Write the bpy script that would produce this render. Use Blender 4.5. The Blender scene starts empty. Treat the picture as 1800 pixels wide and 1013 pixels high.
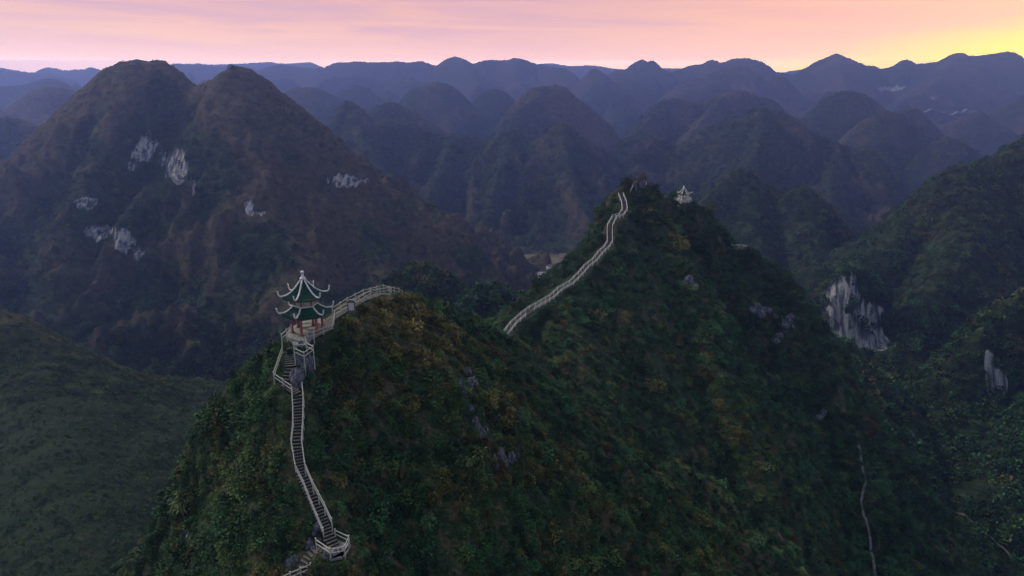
import bpy, bmesh, math, random
import numpy as np
from mathutils import Vector, Matrix, Euler

R = math.radians
rng = np.random.default_rng(7)
random.seed(7)
sc = bpy.context.scene
COL = sc.collection

# ------------------------------------------------------------------ camera, world, sun, exposure
CZ = 300.0                     # height of the drone above the datum
PITCH = R(17.6)
FPX = 1200.0
cam_d = bpy.data.cameras.new('camera')
cam_d.lens = 24.0; cam_d.sensor_width = 36.0
cam_d.clip_start = 1.0; cam_d.clip_end = 40000.0
cam = bpy.data.objects.new('camera', cam_d)
cam.location = (0, 0, CZ); cam.rotation_euler = (math.pi/2 - PITCH, 0, 0)
COL.objects.link(cam); sc.camera = cam

SUN_AZ = R(36.0)               # to the right of straight ahead, behind the far ridge
SUN_EL = R(4.0)
world = bpy.data.worlds.new('World'); sc.world = world; world.use_nodes = True
wt = world.node_tree; wn = wt.nodes; wl = wt.links
for n in list(wn): wn.remove(n)
def N(t, **kw):
    n = wn.new(t)
    for k, v in kw.items(): setattr(n, k, v)
    return n
w_out = N('ShaderNodeOutputWorld')
tc = N('ShaderNodeTexCoord')
sep = N('ShaderNodeSeparateXYZ'); wl.new(tc.outputs['Generated'], sep.inputs[0])
def M(op, a, b=None, c=None, clamp=False, nodes=wn, links=wl):
    n = nodes.new('ShaderNodeMath'); n.operation = op; n.use_clamp = clamp
    for i, v in enumerate((a, b, c)):
        if v is None: continue
        if isinstance(v, (int, float)): n.inputs[i].default_value = v
        else: links.new(v, n.inputs[i])
    return n.outputs[0]
def ramp(fac, stops, nodes=wn, links=wl, interp='LINEAR'):
    n = nodes.new('ShaderNodeValToRGB'); cr = n.color_ramp; cr.interpolation = interp
    while len(cr.elements) < len(stops): cr.elements.new(0.5)
    for e, (p, c) in zip(cr.elements, stops):
        e.position = p; e.color = (*c, 1) if len(c) == 3 else c
    links.new(fac, n.inputs[0]); return n.outputs[0]
def mixc(fac, a, b, nodes=wn, links=wl, mode='MIX'):
    n = nodes.new('ShaderNodeMix'); n.data_type = 'RGBA'; n.blend_type = mode
    for s, v in ((n.inputs[0], fac), (n.inputs[6], a), (n.inputs[7], b)):
        if isinstance(v, (int, float)): s.default_value = v
        elif isinstance(v, tuple): s.default_value = (*v, 1)
        else: links.new(v, s)
    return n.outputs[2]
elev = M('ARCSINE', sep.outputs[2])                                   # radians
az = M('ARCTAN2', sep.outputs[0], sep.outputs[1])                      # 0 ahead, + right
e01 = M('MULTIPLY', elev, 1/(math.pi/2), clamp=True)
# soft cloud streaks, slightly tilted
cmb = N('ShaderNodeCombineXYZ')
wl.new(M('MULTIPLY', az, 1.7), cmb.inputs[0]); wl.new(M('MULTIPLY_ADD', elev, 26.0, M('MULTIPLY', az, 0.6)), cmb.inputs[1])
cn = N('ShaderNodeTexNoise'); cn.inputs['Scale'].default_value = 1.6; cn.inputs['Detail'].default_value = 6.0
cn.inputs['Roughness'].default_value = 0.58; cn.inputs['Distortion'].default_value = 0.5
wl.new(cmb.outputs[0], cn.inputs['Vector'])
cloud = ramp(cn.outputs[0], [(0.42, (0, 0, 0)), (0.60, (1, 1, 1))])
base_l = ramp(e01, [(0.0, (0.98, 0.58, 0.33)), (0.022, (1.0, 0.60, 0.37)), (0.06, (0.90, 0.49, 0.42)), (0.16, (0.46, 0.46, 0.55)), (0.4, (0.39, 0.51, 0.68)), (1.0, (0.42, 0.57, 0.78))])
base_c = ramp(e01, [(0.0, (0.98, 0.58, 0.38)), (0.022, (0.96, 0.54, 0.40)), (0.06, (0.88, 0.46, 0.41)), (0.16, (0.46, 0.46, 0.55)), (0.4, (0.39, 0.51, 0.68)), (1.0, (0.42, 0.57, 0.78))])
base_r = ramp(e01, [(0.0, (1.05, 0.60, 0.30)), (0.020, (1.02, 0.56, 0.33)), (0.036, (0.98, 0.51, 0.33)), (0.065, (0.95, 0.46, 0.30)), (0.16, (0.46, 0.46, 0.54)), (0.4, (0.39, 0.51, 0.68)), (1.0, (0.42, 0.57, 0.78))])
dl = M('MULTIPLY', M('ADD', az, 0.1), -2.0, clamp=True)
col = mixc(dl, base_c, base_l)
dr0 = M('ABSOLUTE', M('SUBTRACT', az, R(40)))
dr = M('SUBTRACT', 1.0, M('DIVIDE', dr0, R(38)), clamp=True)
dr = M('POWER', dr, 1.15)
col = mixc(dr, col, base_r)
# mauve cloud bands over the glow
cl_low = M('MULTIPLY', cloud, M('MULTIPLY', M('SUBTRACT', elev, 0.012), 22.0, clamp=True))
cl_f = M('MULTIPLY', cl_low, M('SUBTRACT', 0.80, M('MULTIPLY', dr, 0.3)))
col = mixc(cl_f, col, mixc(dr, (0.70, 0.41, 0.47), (0.90, 0.44, 0.33)))
# the yellow glow hugs the skyline and climbs towards the place where the sun went down
top = M('MULTIPLY', M('SUBTRACT', az, R(4)), 0.105)
yl = M('ADD', M('DIVIDE', M('SUBTRACT', top, elev), 0.034), M('MULTIPLY', M('SUBTRACT', cn.outputs[0], 0.5), 1.2), clamp=True)
yl = M('MULTIPLY', yl, M('SUBTRACT', 1.0, M('DIVIDE', M('ABSOLUTE', M('SUBTRACT', az, R(44))), R(36)), clamp=True))
yl = M('MULTIPLY', yl, 1.6, clamp=True)
col = mixc(yl, col, (1.12, 0.84, 0.10))
# away from the after-glow the low sky is plain evening blue grey
back = M('MULTIPLY', M('SUBTRACT', M('ABSOLUTE', az), R(62)), 1/R(45), clamp=True)
cool = ramp(e01, [(0.0, (0.40, 0.42, 0.50)), (0.16, (0.42, 0.47, 0.58)), (0.4, (0.40, 0.51, 0.68)), (1.0, (0.42, 0.57, 0.78))])
col = mixc(back, col, cool)
sky_tex = N('ShaderNodeTexSky', sky_type='NISHITA')
sky_tex.sun_disc = False; sky_tex.sun_elevation = SUN_EL; sky_tex.sun_rotation = SUN_AZ
bg1 = N('ShaderNodeBackground'); wl.new(sky_tex.outputs[0], bg1.inputs[0]); bg1.inputs[1].default_value = 0.012
bg2 = N('ShaderNodeBackground'); wl.new(col, bg2.inputs[0]); 
# low sky boosted towards the skyline to make up for dimming by the haze
glow = M('EXPONENT', M('MINIMUM', M('DIVIDE', 0.0304, M('MAXIMUM', elev, 0.004)), 2.25))
bg2.inputs[1].default_value = 0.95; wl.new(M('MULTIPLY', glow, 0.86), bg2.inputs[1])
addw = N('ShaderNodeAddShader'); wl.new(bg1.outputs[0], addw.inputs[0]); wl.new(bg2.outputs[0], addw.inputs[1])
wl.new(addw.outputs[0], w_out.inputs[0])

sun_d = bpy.data.lights.new('sun', 'SUN'); sun_d.energy = 2.4; sun_d.angle = R(10); sun_d.color = (1.0, 0.90, 0.72)
sun = bpy.data.objects.new('sun', sun_d); COL.objects.link(sun)
SUN_LAMP_EL = R(38); LAMP_AZ = R(-62)     # lamp at upper left, away from the sunset: slopes facing left are lit
sdir = Vector((math.sin(LAMP_AZ)*math.cos(SUN_LAMP_EL), math.cos(LAMP_AZ)*math.cos(SUN_LAMP_EL), math.sin(SUN_LAMP_EL)))
sun.rotation_euler = sdir.to_track_quat('Z', 'Y').to_euler(); sun.location = (0, 0, CZ + 60)

sc.view_settings.view_transform = 'Standard'; sc.view_settings.look = 'None'
sc.view_settings.exposure = 0.0; sc.view_settings.gamma = 1.0; sc.view_settings.use_curve_mapping = False
sc.cycles.use_denoising = True; sc.cycles.denoising_prefilter = 'FAST'
sc.cycles.use_adaptive_sampling = False
sc.cycles.max_bounces = 6; sc.cycles.diffuse_bounces = 2; sc.cycles.glossy_bounces = 1
sc.cycles.transmission_bounces = 2; sc.cycles.volume_bounces = 3; sc.cycles.transparent_max_bounces = 4
sc.render.film_transparent = False

# ------------------------------------------------------------------ pixel <-> place (photo pixels 1800 x 1013)
cp, sp_ = math.cos(PITCH), math.sin(PITCH)
def at(px, py, Y):
    """the point at forward distance Y seen at photo pixel (px,py); z relative to the datum"""
    u = -(py - 506.5)/FPX; v = (px - 900)/FPX
    k = Y/(cp + u*sp_)
    return np.array([v*k, Y, CZ + k*(-sp_ + u*cp)])
def at_z(px, py, z):
    u = -(py - 506.5)/FPX; v = (px - 900)/FPX
    k = (z - CZ)/(-sp_ + u*cp)
    return np.array([v*k, k*(cp + u*sp_), z])
def project(x, y, z):
    zz = z - CZ
    zc = y*cp - zz*sp_
    zc = np.maximum(zc, 0.1)
    up = y*sp_ + zz*cp
    return 900 + FPX*x/zc, 506.5 - FPX*up/zc
def tand(py): return math.tan(PITCH + math.atan((py - 506.5)/FPX))
def descend(pts, Y0, slope):
    """pixel path that comes towards the camera at a constant slope from forward distance Y0"""
    z0 = -tand(pts[0][1])*Y0; out = [at(pts[0][0], pts[0][1], Y0)]
    for px, py in pts[1:]:
        t = (tand(py)*Y0 + z0)/(slope + tand(py))
        out.append(at(px, py, Y0 - t))
    return out

# ------------------------------------------------------------------ numpy noise
_perm = np.random.RandomState(3).permutation(256).astype(np.int32); _perm = np.concatenate([_perm, _perm])
_ga = np.random.RandomState(4).rand(256)*2*np.pi
_gx, _gy = np.cos(_ga).astype(np.float32), np.sin(_ga).astype(np.float32)
def pn(x, y):
    xi = np.floor(x); yi = np.floor(y); xf = (x - xi).astype(np.float32); yf = (y - yi).astype(np.float32)
    xi = xi.astype(np.int32) & 255; yi = yi.astype(np.int32) & 255
    u = xf*xf*xf*(xf*(xf*6-15)+10); v = yf*yf*yf*(yf*(yf*6-15)+10)
    x1 = (xi+1) & 255; y1 = (yi+1) & 255
    def g(a, b, dx, dy):
        h = _perm[_perm[a]+b]; return _gx[h]*dx + _gy[h]*dy
    a = g(xi, yi, xf, yf); b = g(x1, yi, xf-1, yf); c = g(xi, y1, xf, yf-1); d = g(x1, y1, xf-1, yf-1)
    return (a + u*(b-a)) + v*((c + u*(d-c)) - (a + u*(b-a)))
def fbm(x, y, s, o=4, g=0.5, seed=0):
    f = 0; a = 1.0; t = 0; x = x/s + seed*17.3; y = y/s - seed*9.1
    for i in range(o):
        f = f + a*pn(x, y); t += a; a *= g; x = x*2.03 + 5.2; y = y*2.03 - 3.7
    return f/t*1.6
def ridged(x, y, s, o=4, g=0.5, seed=0):
    f = 0; a = 1.0; t = 0; x = x/s + seed*13.3; y = y/s - seed*7.7
    for i in range(o):
        f = f + a*(1 - np.abs(pn(x, y))*2.2); t += a; a *= g; x = x*2.07 + 1.2; y = y*2.07 - 8.7
    return f/t
def smooth(a, b, x):
    t = np.clip((x-a)/(b-a), 0, 1); return t*t*(3-2*t)

# ------------------------------------------------------------------ paths (rail tops from the photo, ground 1 m below)
low_L = descend([(512.6,678.7),(514,706),(515,738),(511.5,773.5),(518.7,817),(533.6,847),(548.6,885),(567.8,930)], 68.0, 0.75)
low_R = descend([(530.8,675),(533,694.5),(532.2,735),(530,772.5),(535.5,814),(549,846),(569.8,885),(582.8,913)], 68.0, 0.75)
ZPF = CZ - 29.7                                    # pagoda floor
ZPL = low_L[-1][2] - 0.5                           # rail height of the lower platform
plat = [at_z(px, py, ZPL) for px, py in ((588.6,932.3),(613,943.5),(605.3,961),(579.8,965.5),(554.9,948.5))]
plat_c = sum(plat)/5; plat_c[2] = ZPL - 1.0
PAG = at_z(541, 581, ZPF)
def lower(p, h=1.0): return np.array([p[0], p[1], p[2]-h])
low_path = [lower((low_L[i] + low_R[i])/2) for i in range(8)]
up_L = [at_z(512,573,ZPF+1.0), at_z(494.5,588.4,ZPF+1.0), at(496.2,609.6,73.2), at(480.5,656,69.6), low_L[0]]
land = lower(at(497,661,69.4), 0.9)
up_path = [at_z(513,604,ZPF-0.12), at(511.5,617,73.4), lower(at(509,640,71.0), 0.3), land, low_path[0]]
low_path_full = up_path + low_path[1:] + [plat_c]
exit_path = [plat_c, at_z(556,966,plat_c[2]-0.35), at(541,976,plat_c[1]-0.2), at(533,990,plat_c[1]-0.7), at(528,1008,plat_c[1]-1.4), at(515,1040,plat_c[1]-2.4)]
crest_back = [at(583.9,541.7,82.0), at(610.3,525,86.0), at(638.3,510.6,90.5), at(674.1,501.7,95.5), at(684,504.5,97.0), at(701.3,508,101), at(713,517,105)]
crest_front = [at_z(540,585.5,ZPF+0.55), at_z(551,583.5,ZPF+0.8), at(584.3,570.5,78.0), at(588.6,546.5,80.3), at(611,533.5,84.0), at(622,528,86.0), at(631.3,522.7,87.5), at(651.6,509.8,92.0), at(683.5,505.5,94.5), at(688,508,97)]
crest_path = [PAG + np.array([1.8, 0.6, -0.05]), lower((at(583.9,541.7,82.0)+at(588.6,546.5,80.3))/2 + np.array([-.2,-.5,0])), lower((at(610.3,525,86)+at(611,533.5,84))/2), lower((at(638.3,510.6,90.5)+at(635,520,88.5))/2), lower((at(674.1,501.7,95.5)+at(660,508.6,93))/2), lower(at(688,505.5,97)), lower(at(703,510,101.5)), lower(at(716,520,106))]
far_px = [(873,598,157),(889,583,160.5),(902,566,164),(920,550,167.5),(935,539,170.5),(955,528,173.5),(970,519,176),(984,506,179),(1005,494,182),(1021,478,185),(1030,467,187.5),(1046,454,190),(1055,442,192.5),(1066,432,195),(1072.3,422,197.5),(1071.8,404,201),(1072.5,394,203),(1080,379,206),(1092,375.5,208),(1098.5,365.5,210),(1097,353.5,213),(1091.5,339,216.5)]
far_path = [lower(at(*p)) for p in far_px]
PAG2 = at(1200.5, 352.5, 235)
LOOK = at(1298.5, 437.5, 231)

# ------------------------------------------------------------------ mountains as ridge lines with flanks
RIDGES = []
def ridge(mid, pts, s, r, world=None, back=None):
    p = np.array(world if world is not None else [at(*q) for q in pts], dtype=np.float64)
    # catmull-rom resample
    out = []
    if len(p) > 2 and world is None:
        e = np.vstack([2*p[0]-p[1], p, 2*p[-1]-p[-2]])
        for i in range(1, len(e)-2):
            for t in np.linspace(0, 1, 4)[:-1]:
                a, b, c, d = e[i-1], e[i], e[i+1], e[i+2]
                out.append(0.5*((2*b)+(c-a)*t+(2*a-5*b+4*c-d)*t*t+(3*b-a-3*c+d)*t**3))
        out.append(p[-1]); p = np.array(out)
    RIDGES.append((mid, p, s, r))
# 0 the near mountain
ridge(0, None, (1.1, 1.65), 1.6, world=low_path_full[4:])
ridge(0, None, 1.9, 1.6, world=up_path)
ridge(0, None, 1.2, 1.2, world=exit_path + [at(480,1150,49)])
ridge(0, None, (2.0, 1.1), 2.5, world=[PAG+np.array([0,0,-.3])] + crest_path[1:])
ridge(0, [(513,604,74.5),(480,615,76),(432,652,77.5),(385,705,79),(345,790,80),(305,870,79),(300,1013,76),(305,1120,70)], (2.7, 3.2), 2.0)
ridge(0, [(716,524,106),(745,530,109),(780,545,114),(806,556,121),(830,568,131),(855,590,145),(873,606,157)], (2.0, 1.0), 3)
ridge(0, [(640,535,90),(680,600,84),(715,720,75),(735,850,67),(750,1013,59),(760,1150,52)], (1.0, 2.2), 5)
ridge(0, None, (2.0, 1.1), 1.5, world=far_path)
ridge(0, [(790,560,114),(830,680,106),(860,830,94),(880,1013,82),(890,1150,74)], 0.9, 8)
ridge(0, [(875,604,157),(915,700,132),(960,850,110),(1000,1013,96),(1010,1150,86)], 0.85, 9)
ridge(0, [(1091,342,217),(1083,335,220),(1100,326,222),(1118,322,223),(1135,324,223),(1150,338,225),(1175,352,230),(1188,356,234),(1200,356,235),(1213,358,235)], 2.1, 2)
ridge(0, [(1213,358,235),(1240,378,236),(1262,402,234),(1284,432,232),(1312,437,230),(1350,462,226),(1392,497,221),(1410,560,212),(1455,640,201),(1482,715,191),(1500,800,180),(1522,900,168),(1528,1013,156),(1530,1150,143)], (3.4, 1.3), 3)
ridge(0, [(1120,330,222),(1180,440,206),(1235,560,182),(1295,700,159),(1350,850,142),(1400,1013,128),(1430,1150,118)], (1.7, 1.0), 7)
ridge(0, [(1005,500,182),(1000,580,162),(1030,690,143),(1085,850,124),(1130,1013,110),(1150,1150,100)], 0.95, 7)
ridge(0, [(1072,410,201),(1090,500,186),(1130,620,166),(1190,780,147),(1240,1013,124),(1260,1150,114)], 0.95, 6)
# 1 the double peak on the left
ridge(1, [(-160,440,600),(0,352,610),(38,292,620),(82,228,630),(128,190,640),(168,145,650),(205,117,652),(225,111,650),(243,108,650),(262,112,650),(280,109,650),(300,119,648),(322,138,645),(345,157,640),(362,149,636),(388,138,632),(408,122,630),(430,122,630),(448,136,628),(465,150,628),(510,180,625),(552,218,622),(590,268,620),(632,303,615),(682,332,605),(742,357,595),(800,397,580),(850,452,560),(900,518,540)], (1.9, 0.85), 14)
ridge(1, [(243,112,650),(215,200,605),(160,330,540),(110,470,475),(90,600,425),(80,700,390)], 0.9, 16)
ridge(1, [(430,126,630),(415,230,580),(470,370,515),(540,500,455),(600,600,415)], 0.85, 20)
ridge(1, [(262,115,650),(285,210,610),(300,330,560)], 1.0, 14)
ridge(1, [(300,330,560),(285,450,500),(270,560,455),(275,660,415),(290,740,385)], 0.8, 18)
ridge(1, [(395,260,575),(400,400,510),(410,520,465),(420,640,420),(425,740,385)], 0.8, 18)
ridge(1, [(590,270,620),(640,400,540),(690,520,480)], 0.8, 16)
# 2 near grass hill on the left
ridge(2, [(-200,470,262),(0,562,250),(60,594,245),(120,629,240),(200,682,232),(270,718,226),(340,750,222),(400,792,216)], (1.1, 0.6), 10)
ridge(2, [(50,650,224),(80,740,198),(120,870,170),(160,1013,148)], 0.6, 12)
# 3 domes between the ridges
ridge(3, [(680,520,345),(705,488,345),(732,472,345),(760,478,342),(790,503,338),(812,540,332)], 1.0, 10)
ridge(3, [(815,548,302),(838,518,302),(868,506,302),(898,522,302),(916,560,300)], 1.2, 9)
# 4 right-hand mountain with its cliffs
ridge(4, [(1960,190,530),(1860,222,525),(1800,250,520),(1742,290,512),(1700,293,508),(1660,320,500),(1620,372,490),(1582,410,480),(1545,440,470),(1505,475,455)], 0.95, 12)
ridge(4, [(1700,293,508),(1690,400,460),(1640,500,425),(1600,590,395)], 0.9, 14)
ridge(4, [(1452,560,430),(1468,505,422),(1492,472,420),(1525,480,422),(1550,520,420)], 2.4, 10)
ridge(5, [(1960,430,330),(1860,492,330),(1800,521,328),(1765,538,326),(1738,572,320),(1726,630,314),(1722,700,305)], 1.7, 9)
ridge(5, [(1722,700,305),(1640,760,295),(1580,800,285),(1540,860,270)], 0.5, 12)
ridge(5, [(1900,700,280),(1800,820,262),(1740,950,245),(1700,1100,225)], 0.5, 14)
ridge(5, [(1470,600,330),(1530,700,302),(1590,830,268),(1640,960,240),(1680,1100,215)], 0.55, 8)
# 6 forested domes behind the second peak
ridge(6, [(1215,400,620),(1238,362,625),(1258,340,630),(1292,308,645),(1312,305,645),(1335,322,640),(1368,336,632),(1412,333,620),(1438,350,612),(1455,385,604),(1510,422,590),(1565,470,575)], 1.0, 12)
ridge(6, [(1312,308,645),(1330,400,590),(1360,500,530)], 0.9, 12)
ridge(6, [(1412,335,620),(1430,430,560),(1440,520,510)], 1.0, 12)
# 7 middle range
ridge(7, [(560,330,1160),(582,232,1160),(600,190,1150),(617,180,1150),(633,193,1150),(650,206,1155),(700,212,1150),(740,222,1150),(768,240,1145),(794,239,1140),(825,243,1135),(860,250,1125),(880,238,1110),(903,229,1105),(930,245,1100),(955,243,1095),(972,226,1090),(987,216,1085),(1002,226,1090),(1020,243,1100),(1050,260,1110),(1075,268,1130),(1100,248,1140),(1127,237,1150),(1165,248,1150),(1195,258,1150)], 0.8, 14)
ridge(7, [(987,217,1085),(1000,300,990),(1030,385,910)], 0.75, 12)
ridge(7, [(903,230,1105),(880,300,1030),(860,380,950)], 0.75, 16)
ridge(7, [(794,240,1140),(770,310,1040),(740,380,960)], 0.75, 16)
ridge(7, [(617,181,1150),(640,250,1060),(690,330,960)], 0.8, 14)
ridge(8, [(1180,270,1160),(1215,245,1135),(1240,229,1125),(1280,212,1115),(1310,204,1105),(1328,192,1100),(1345,189,1100),(1365,199,1095),(1395,207,1090),(1412,224,1085),(1440,240,1080),(1475,254,1070),(1510,262,1050),(1540,272,1030),(1562,302,1010),(1590,352,985),(1612,410,960)], 0.8, 14)
ridge(8, [(1345,190,1100),(1330,260,1010),(1290,330,930)], 0.8, 14)
ridge(8, [(1475,254,1070),(1460,330,960),(1480,390,900)], 0.8, 14)
ridge(9, [(1590,310,1250),(1625,266,1250),(1650,247,1250),(1667,242,1250),(1692,250,1245),(1718,268,1240),(1745,292,1230)], 0.9, 16)
# 10 second range of domes
ridge(10, [(480,205,1750),(502,162,1750),(530,152,1750),(560,155,1750),(585,170,1750),(607,190,1750)], 0.8, 20)
ridge(10, [(640,215,1350),(662,190,1350),(685,180,1350),(712,188,1350),(740,205,1350),(770,225,1350)], 0.8, 20)
ridge(10, [(688,197,1800),(705,178,1800),(722,158,1800),(748,146,1800),(775,144,1800),(800,156,1800),(817,176,1800),(834,200,1800)], 0.9, 22)
ridge(10, [(830,192,1850),(848,164,1850),(868,157,1850),(888,163,1850),(908,185,1850)], 0.9, 20)
ridge(10, [(878,222,1500),(908,184,1500),(932,156,1500),(955,150,1500),(985,152,1500),(1002,165,1500),(1030,186,1500),(1062,212,1500),(1090,250,1500)], 0.9, 22)
ridge(10, [(955,152,1500),(900,210,1400),(870,245,1330)], 0.8, 22)
ridge(11, [(1088,255,1600),(1120,225,1600),(1150,192,1600),(1166,177,1600),(1190,174,1600),(1230,180,1620),(1262,167,1650),(1285,159,1650),(1312,160,1650),(1337,172,1650),(1357,175,1650),(1374,192,1650),(1392,225,1650)], 0.85, 22)
ridge(11, [(1285,160,1650),(1240,200,1540),(1200,250,1430)], 0.8, 22)
ridge(11, [(1050,230,2200),(1068,200,2200),(1085,187,2200),(1102,186,2200),(1128,212,2200)], 0.8, 22)
ridge(12, [(1395,240,1550),(1430,200,1550),(1460,172,1550),(1490,161,1550),(1520,164,1550),(1542,182,1550),(1562,210,1550)], 0.85, 22)
ridge(12, [(1470,262,1330),(1508,222,1330),(1540,200,1330),(1562,196,1330),(1590,206,1330),(1612,232,1330),(1635,280,1330)], 0.9, 22)
ridge(12, [(1680,285,1900),(1712,242,1900),(1752,208,1900),(1800,172,1900),(1880,130,1900),(1960,120,1900)], 0.6, 22)
# 13 left middle distance
ridge(13, [(-140,215,950),(-40,220,950),(0,213,950),(30,209,950),(56,222,950),(82,250,945),(115,300,930)], 0.8, 16)
ridge(13, [(-60,200,1350),(0,196,1350),(30,178,1350),(60,160,1350),(90,152,1350),(118,156,1350),(150,178,1350),(195,205,1350)], 0.7, 20)
ridge(14, [(-160,150,1950),(-60,160,1950),(0,153,1950),(42,149,1950),(72,140,1950),(98,139,1950),(130,152,1950),(180,158,1950),(240,175,1950)], 0.6, 22)
ridge(14, [(335,160,1800),(350,146,1800),(368,138,1800),(388,146,1800),(410,165,1800)], 0.9, 18)
# 15 purple far range
ridge(15, [(-200,118,3300),(-60,108,3300),(0,119,3300),(35,125,3300),(62,128,3300),(95,131,3300),(130,140,3300)], 0.6, 30)
ridge(15, [(40,138,4000),(75,121,4000),(92,119,4000),(112,124,4000),(133,122,4000),(150,122,4000),(162,118,4000),(178,124,4000),(200,130,4000)], 0.6, 30)
ridge(15, [(280,125,3600),(305,113,3600),(330,113,3600),(352,111,3600),(380,117,3600),(410,116,3600),(440,118,3400)], 0.6, 30)
ridge(16, [(430,135,3300),(460,121,3300),(490,114,3300),(525,118,3300),(560,121,3200),(575,119,3200),(588,111,3200),(620,109,3200),(680,109,3200),(697,108,3200),(720,109,3200),(742,108,3200),(765,115,3200),(784,106,3200),(800,101,3200),(815,104,3200),(830,111,3200),(850,106,3200),(870,105,3200),(890,105,3200),(908,101,3200),(925,106,3200),(945,113,3200),(975,118,3150),(1000,125,3100),(1020,145,3050)], 0.55, 30)
ridge(16, [(560,121,3200),(600,160,2800),(640,200,2500)], 0.5, 30)
ridge(16, [(800,101,3200),(840,150,2750),(850,190,2450)], 0.5, 30)
ridge(17, [(1000,170,2700),(1020,150,2700),(1035,130,2700),(1046,120,2700),(1060,132,2700),(1080,145,2700),(1110,135,2700),(1130,140,2700)], 0.7, 26)
ridge(17, [(1060,140,3100),(1085,122,3100),(1105,122,3100),(1118,110,3100),(1129,104,3100),(1138,108,3100),(1147,107,3100),(1160,118,3100),(1172,130,3100),(1195,122,3100),(1222,113,3100),(1240,112,3100),(1253,104,3100),(1268,110,3100),(1290,104,3100),(1310,102,3100),(1335,107,3100),(1352,118,3100),(1362,126,3100),(1385,129,3100),(1400,136,3100)], 0.6, 28)
ridge(17, [(1180,160,2500),(1215,142,2500),(1250,128,2500),(1280,117,2500),(1305,114,2500),(1325,124,2500),(1345,142,2500),(1370,135,2500),(1395,155,2500)], 0.65, 26)
ridge(18, [(1380,150,3000),(1398,132,3000),(1425,115,3000),(1455,101,3000),(1472,95,3000),(1490,102,3000),(1520,115,3000),(1535,115,3000),(1550,122,3000),(1580,112,3000),(1594,104,3000),(1608,112,3000),(1620,111,3000),(1640,110,3000),(1655,107,3000),(1672,96,3000),(1688,92,3000),(1705,98,3000),(1730,96,3000),(1755,93,3000),(1780,92,3000),(1800,112,3000),(1830,130,3000),(1900,140,3000)], 0.55, 28)
ridge(18, [(1472,96,3000),(1480,140,2650),(1500,175,2400)], 0.5, 26)
ridge(18, [(1688,94,3000),(1650,140,2600),(1610,170,2350)], 0.5, 26)
ridge(19, [(-300,112,6000),(100,122,6000),(200,120,6000),(300,116,6000),(420,112,5700),(470,109,5700),(500,112,5700),(545,110,5700),(575,120,5700),(700,122,5700),(925,121,5700),(945,113,5700),(975,112,5700),(1000,116,5700),(1040,115,5700),(1070,119,5700),(1100,122,5700),(1180,120,5700),(1300,124,5700),(1375,127,5700),(1390,124,5700),(1400,123,5700),(1420,122,5700),(1560,120,5700),(1650,118,5700),(1800,120,5700),(2000,115,5700)], 0.35, 40)

# the many lesser cones that crowd the middle and far distance
_r = np.random.RandomState(12)
for lay, n_, y0_, y1_, p0_, p1_, hw in ((7, 12, 1180, 1420, 232, 285, 60), (10, 16, 1500, 2000, 178, 225, 80), (11, 22, 2100, 2650, 142, 178, 95), (16, 20, 2700, 3050, 122, 142, 110)):
    for q_ in range(n_):
        Yq = _r.uniform(y0_, y1_); pq = 40 + (q_ + _r.uniform(.1, .9))/n_*1720; tq = _r.uniform(p0_, p1_)
        if lay == 7 and not (540 < pq < 1180 or pq > 1560): continue
        c_ = at(pq, tq, Yq); an = _r.uniform(-.9, .9); L_ = hw*_r.uniform(.25, .9); dz = _r.uniform(6, 26)
        v_ = np.array([math.cos(an), math.sin(an), 0])*L_
        pts_ = [c_ - v_*1.4 - [0, 0, dz*2.2], c_ - v_*.6 - [0, 0, dz*.7], c_, c_ + v_*_r.uniform(.3, .6) - [0, 0, dz*_r.uniform(.1, .9)], c_ + v_*1.3 - [0, 0, dz*2.4]]
        ridge(lay, None, _r.uniform(.85, 1.25), _r.uniform(6, 14), world=pts_)
def floor_z(x, y):
    d = np.sqrt(x*x + y*y)
    return CZ - 228 + 15*np.exp(-((x-35)**2 + (y-810)**2)/170.0**2) + 70*smooth(1200, 3000, d) + 30*smooth(3000, 6000, d) + 6*fbm(x, y, 140, 3, seed=9)

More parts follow.
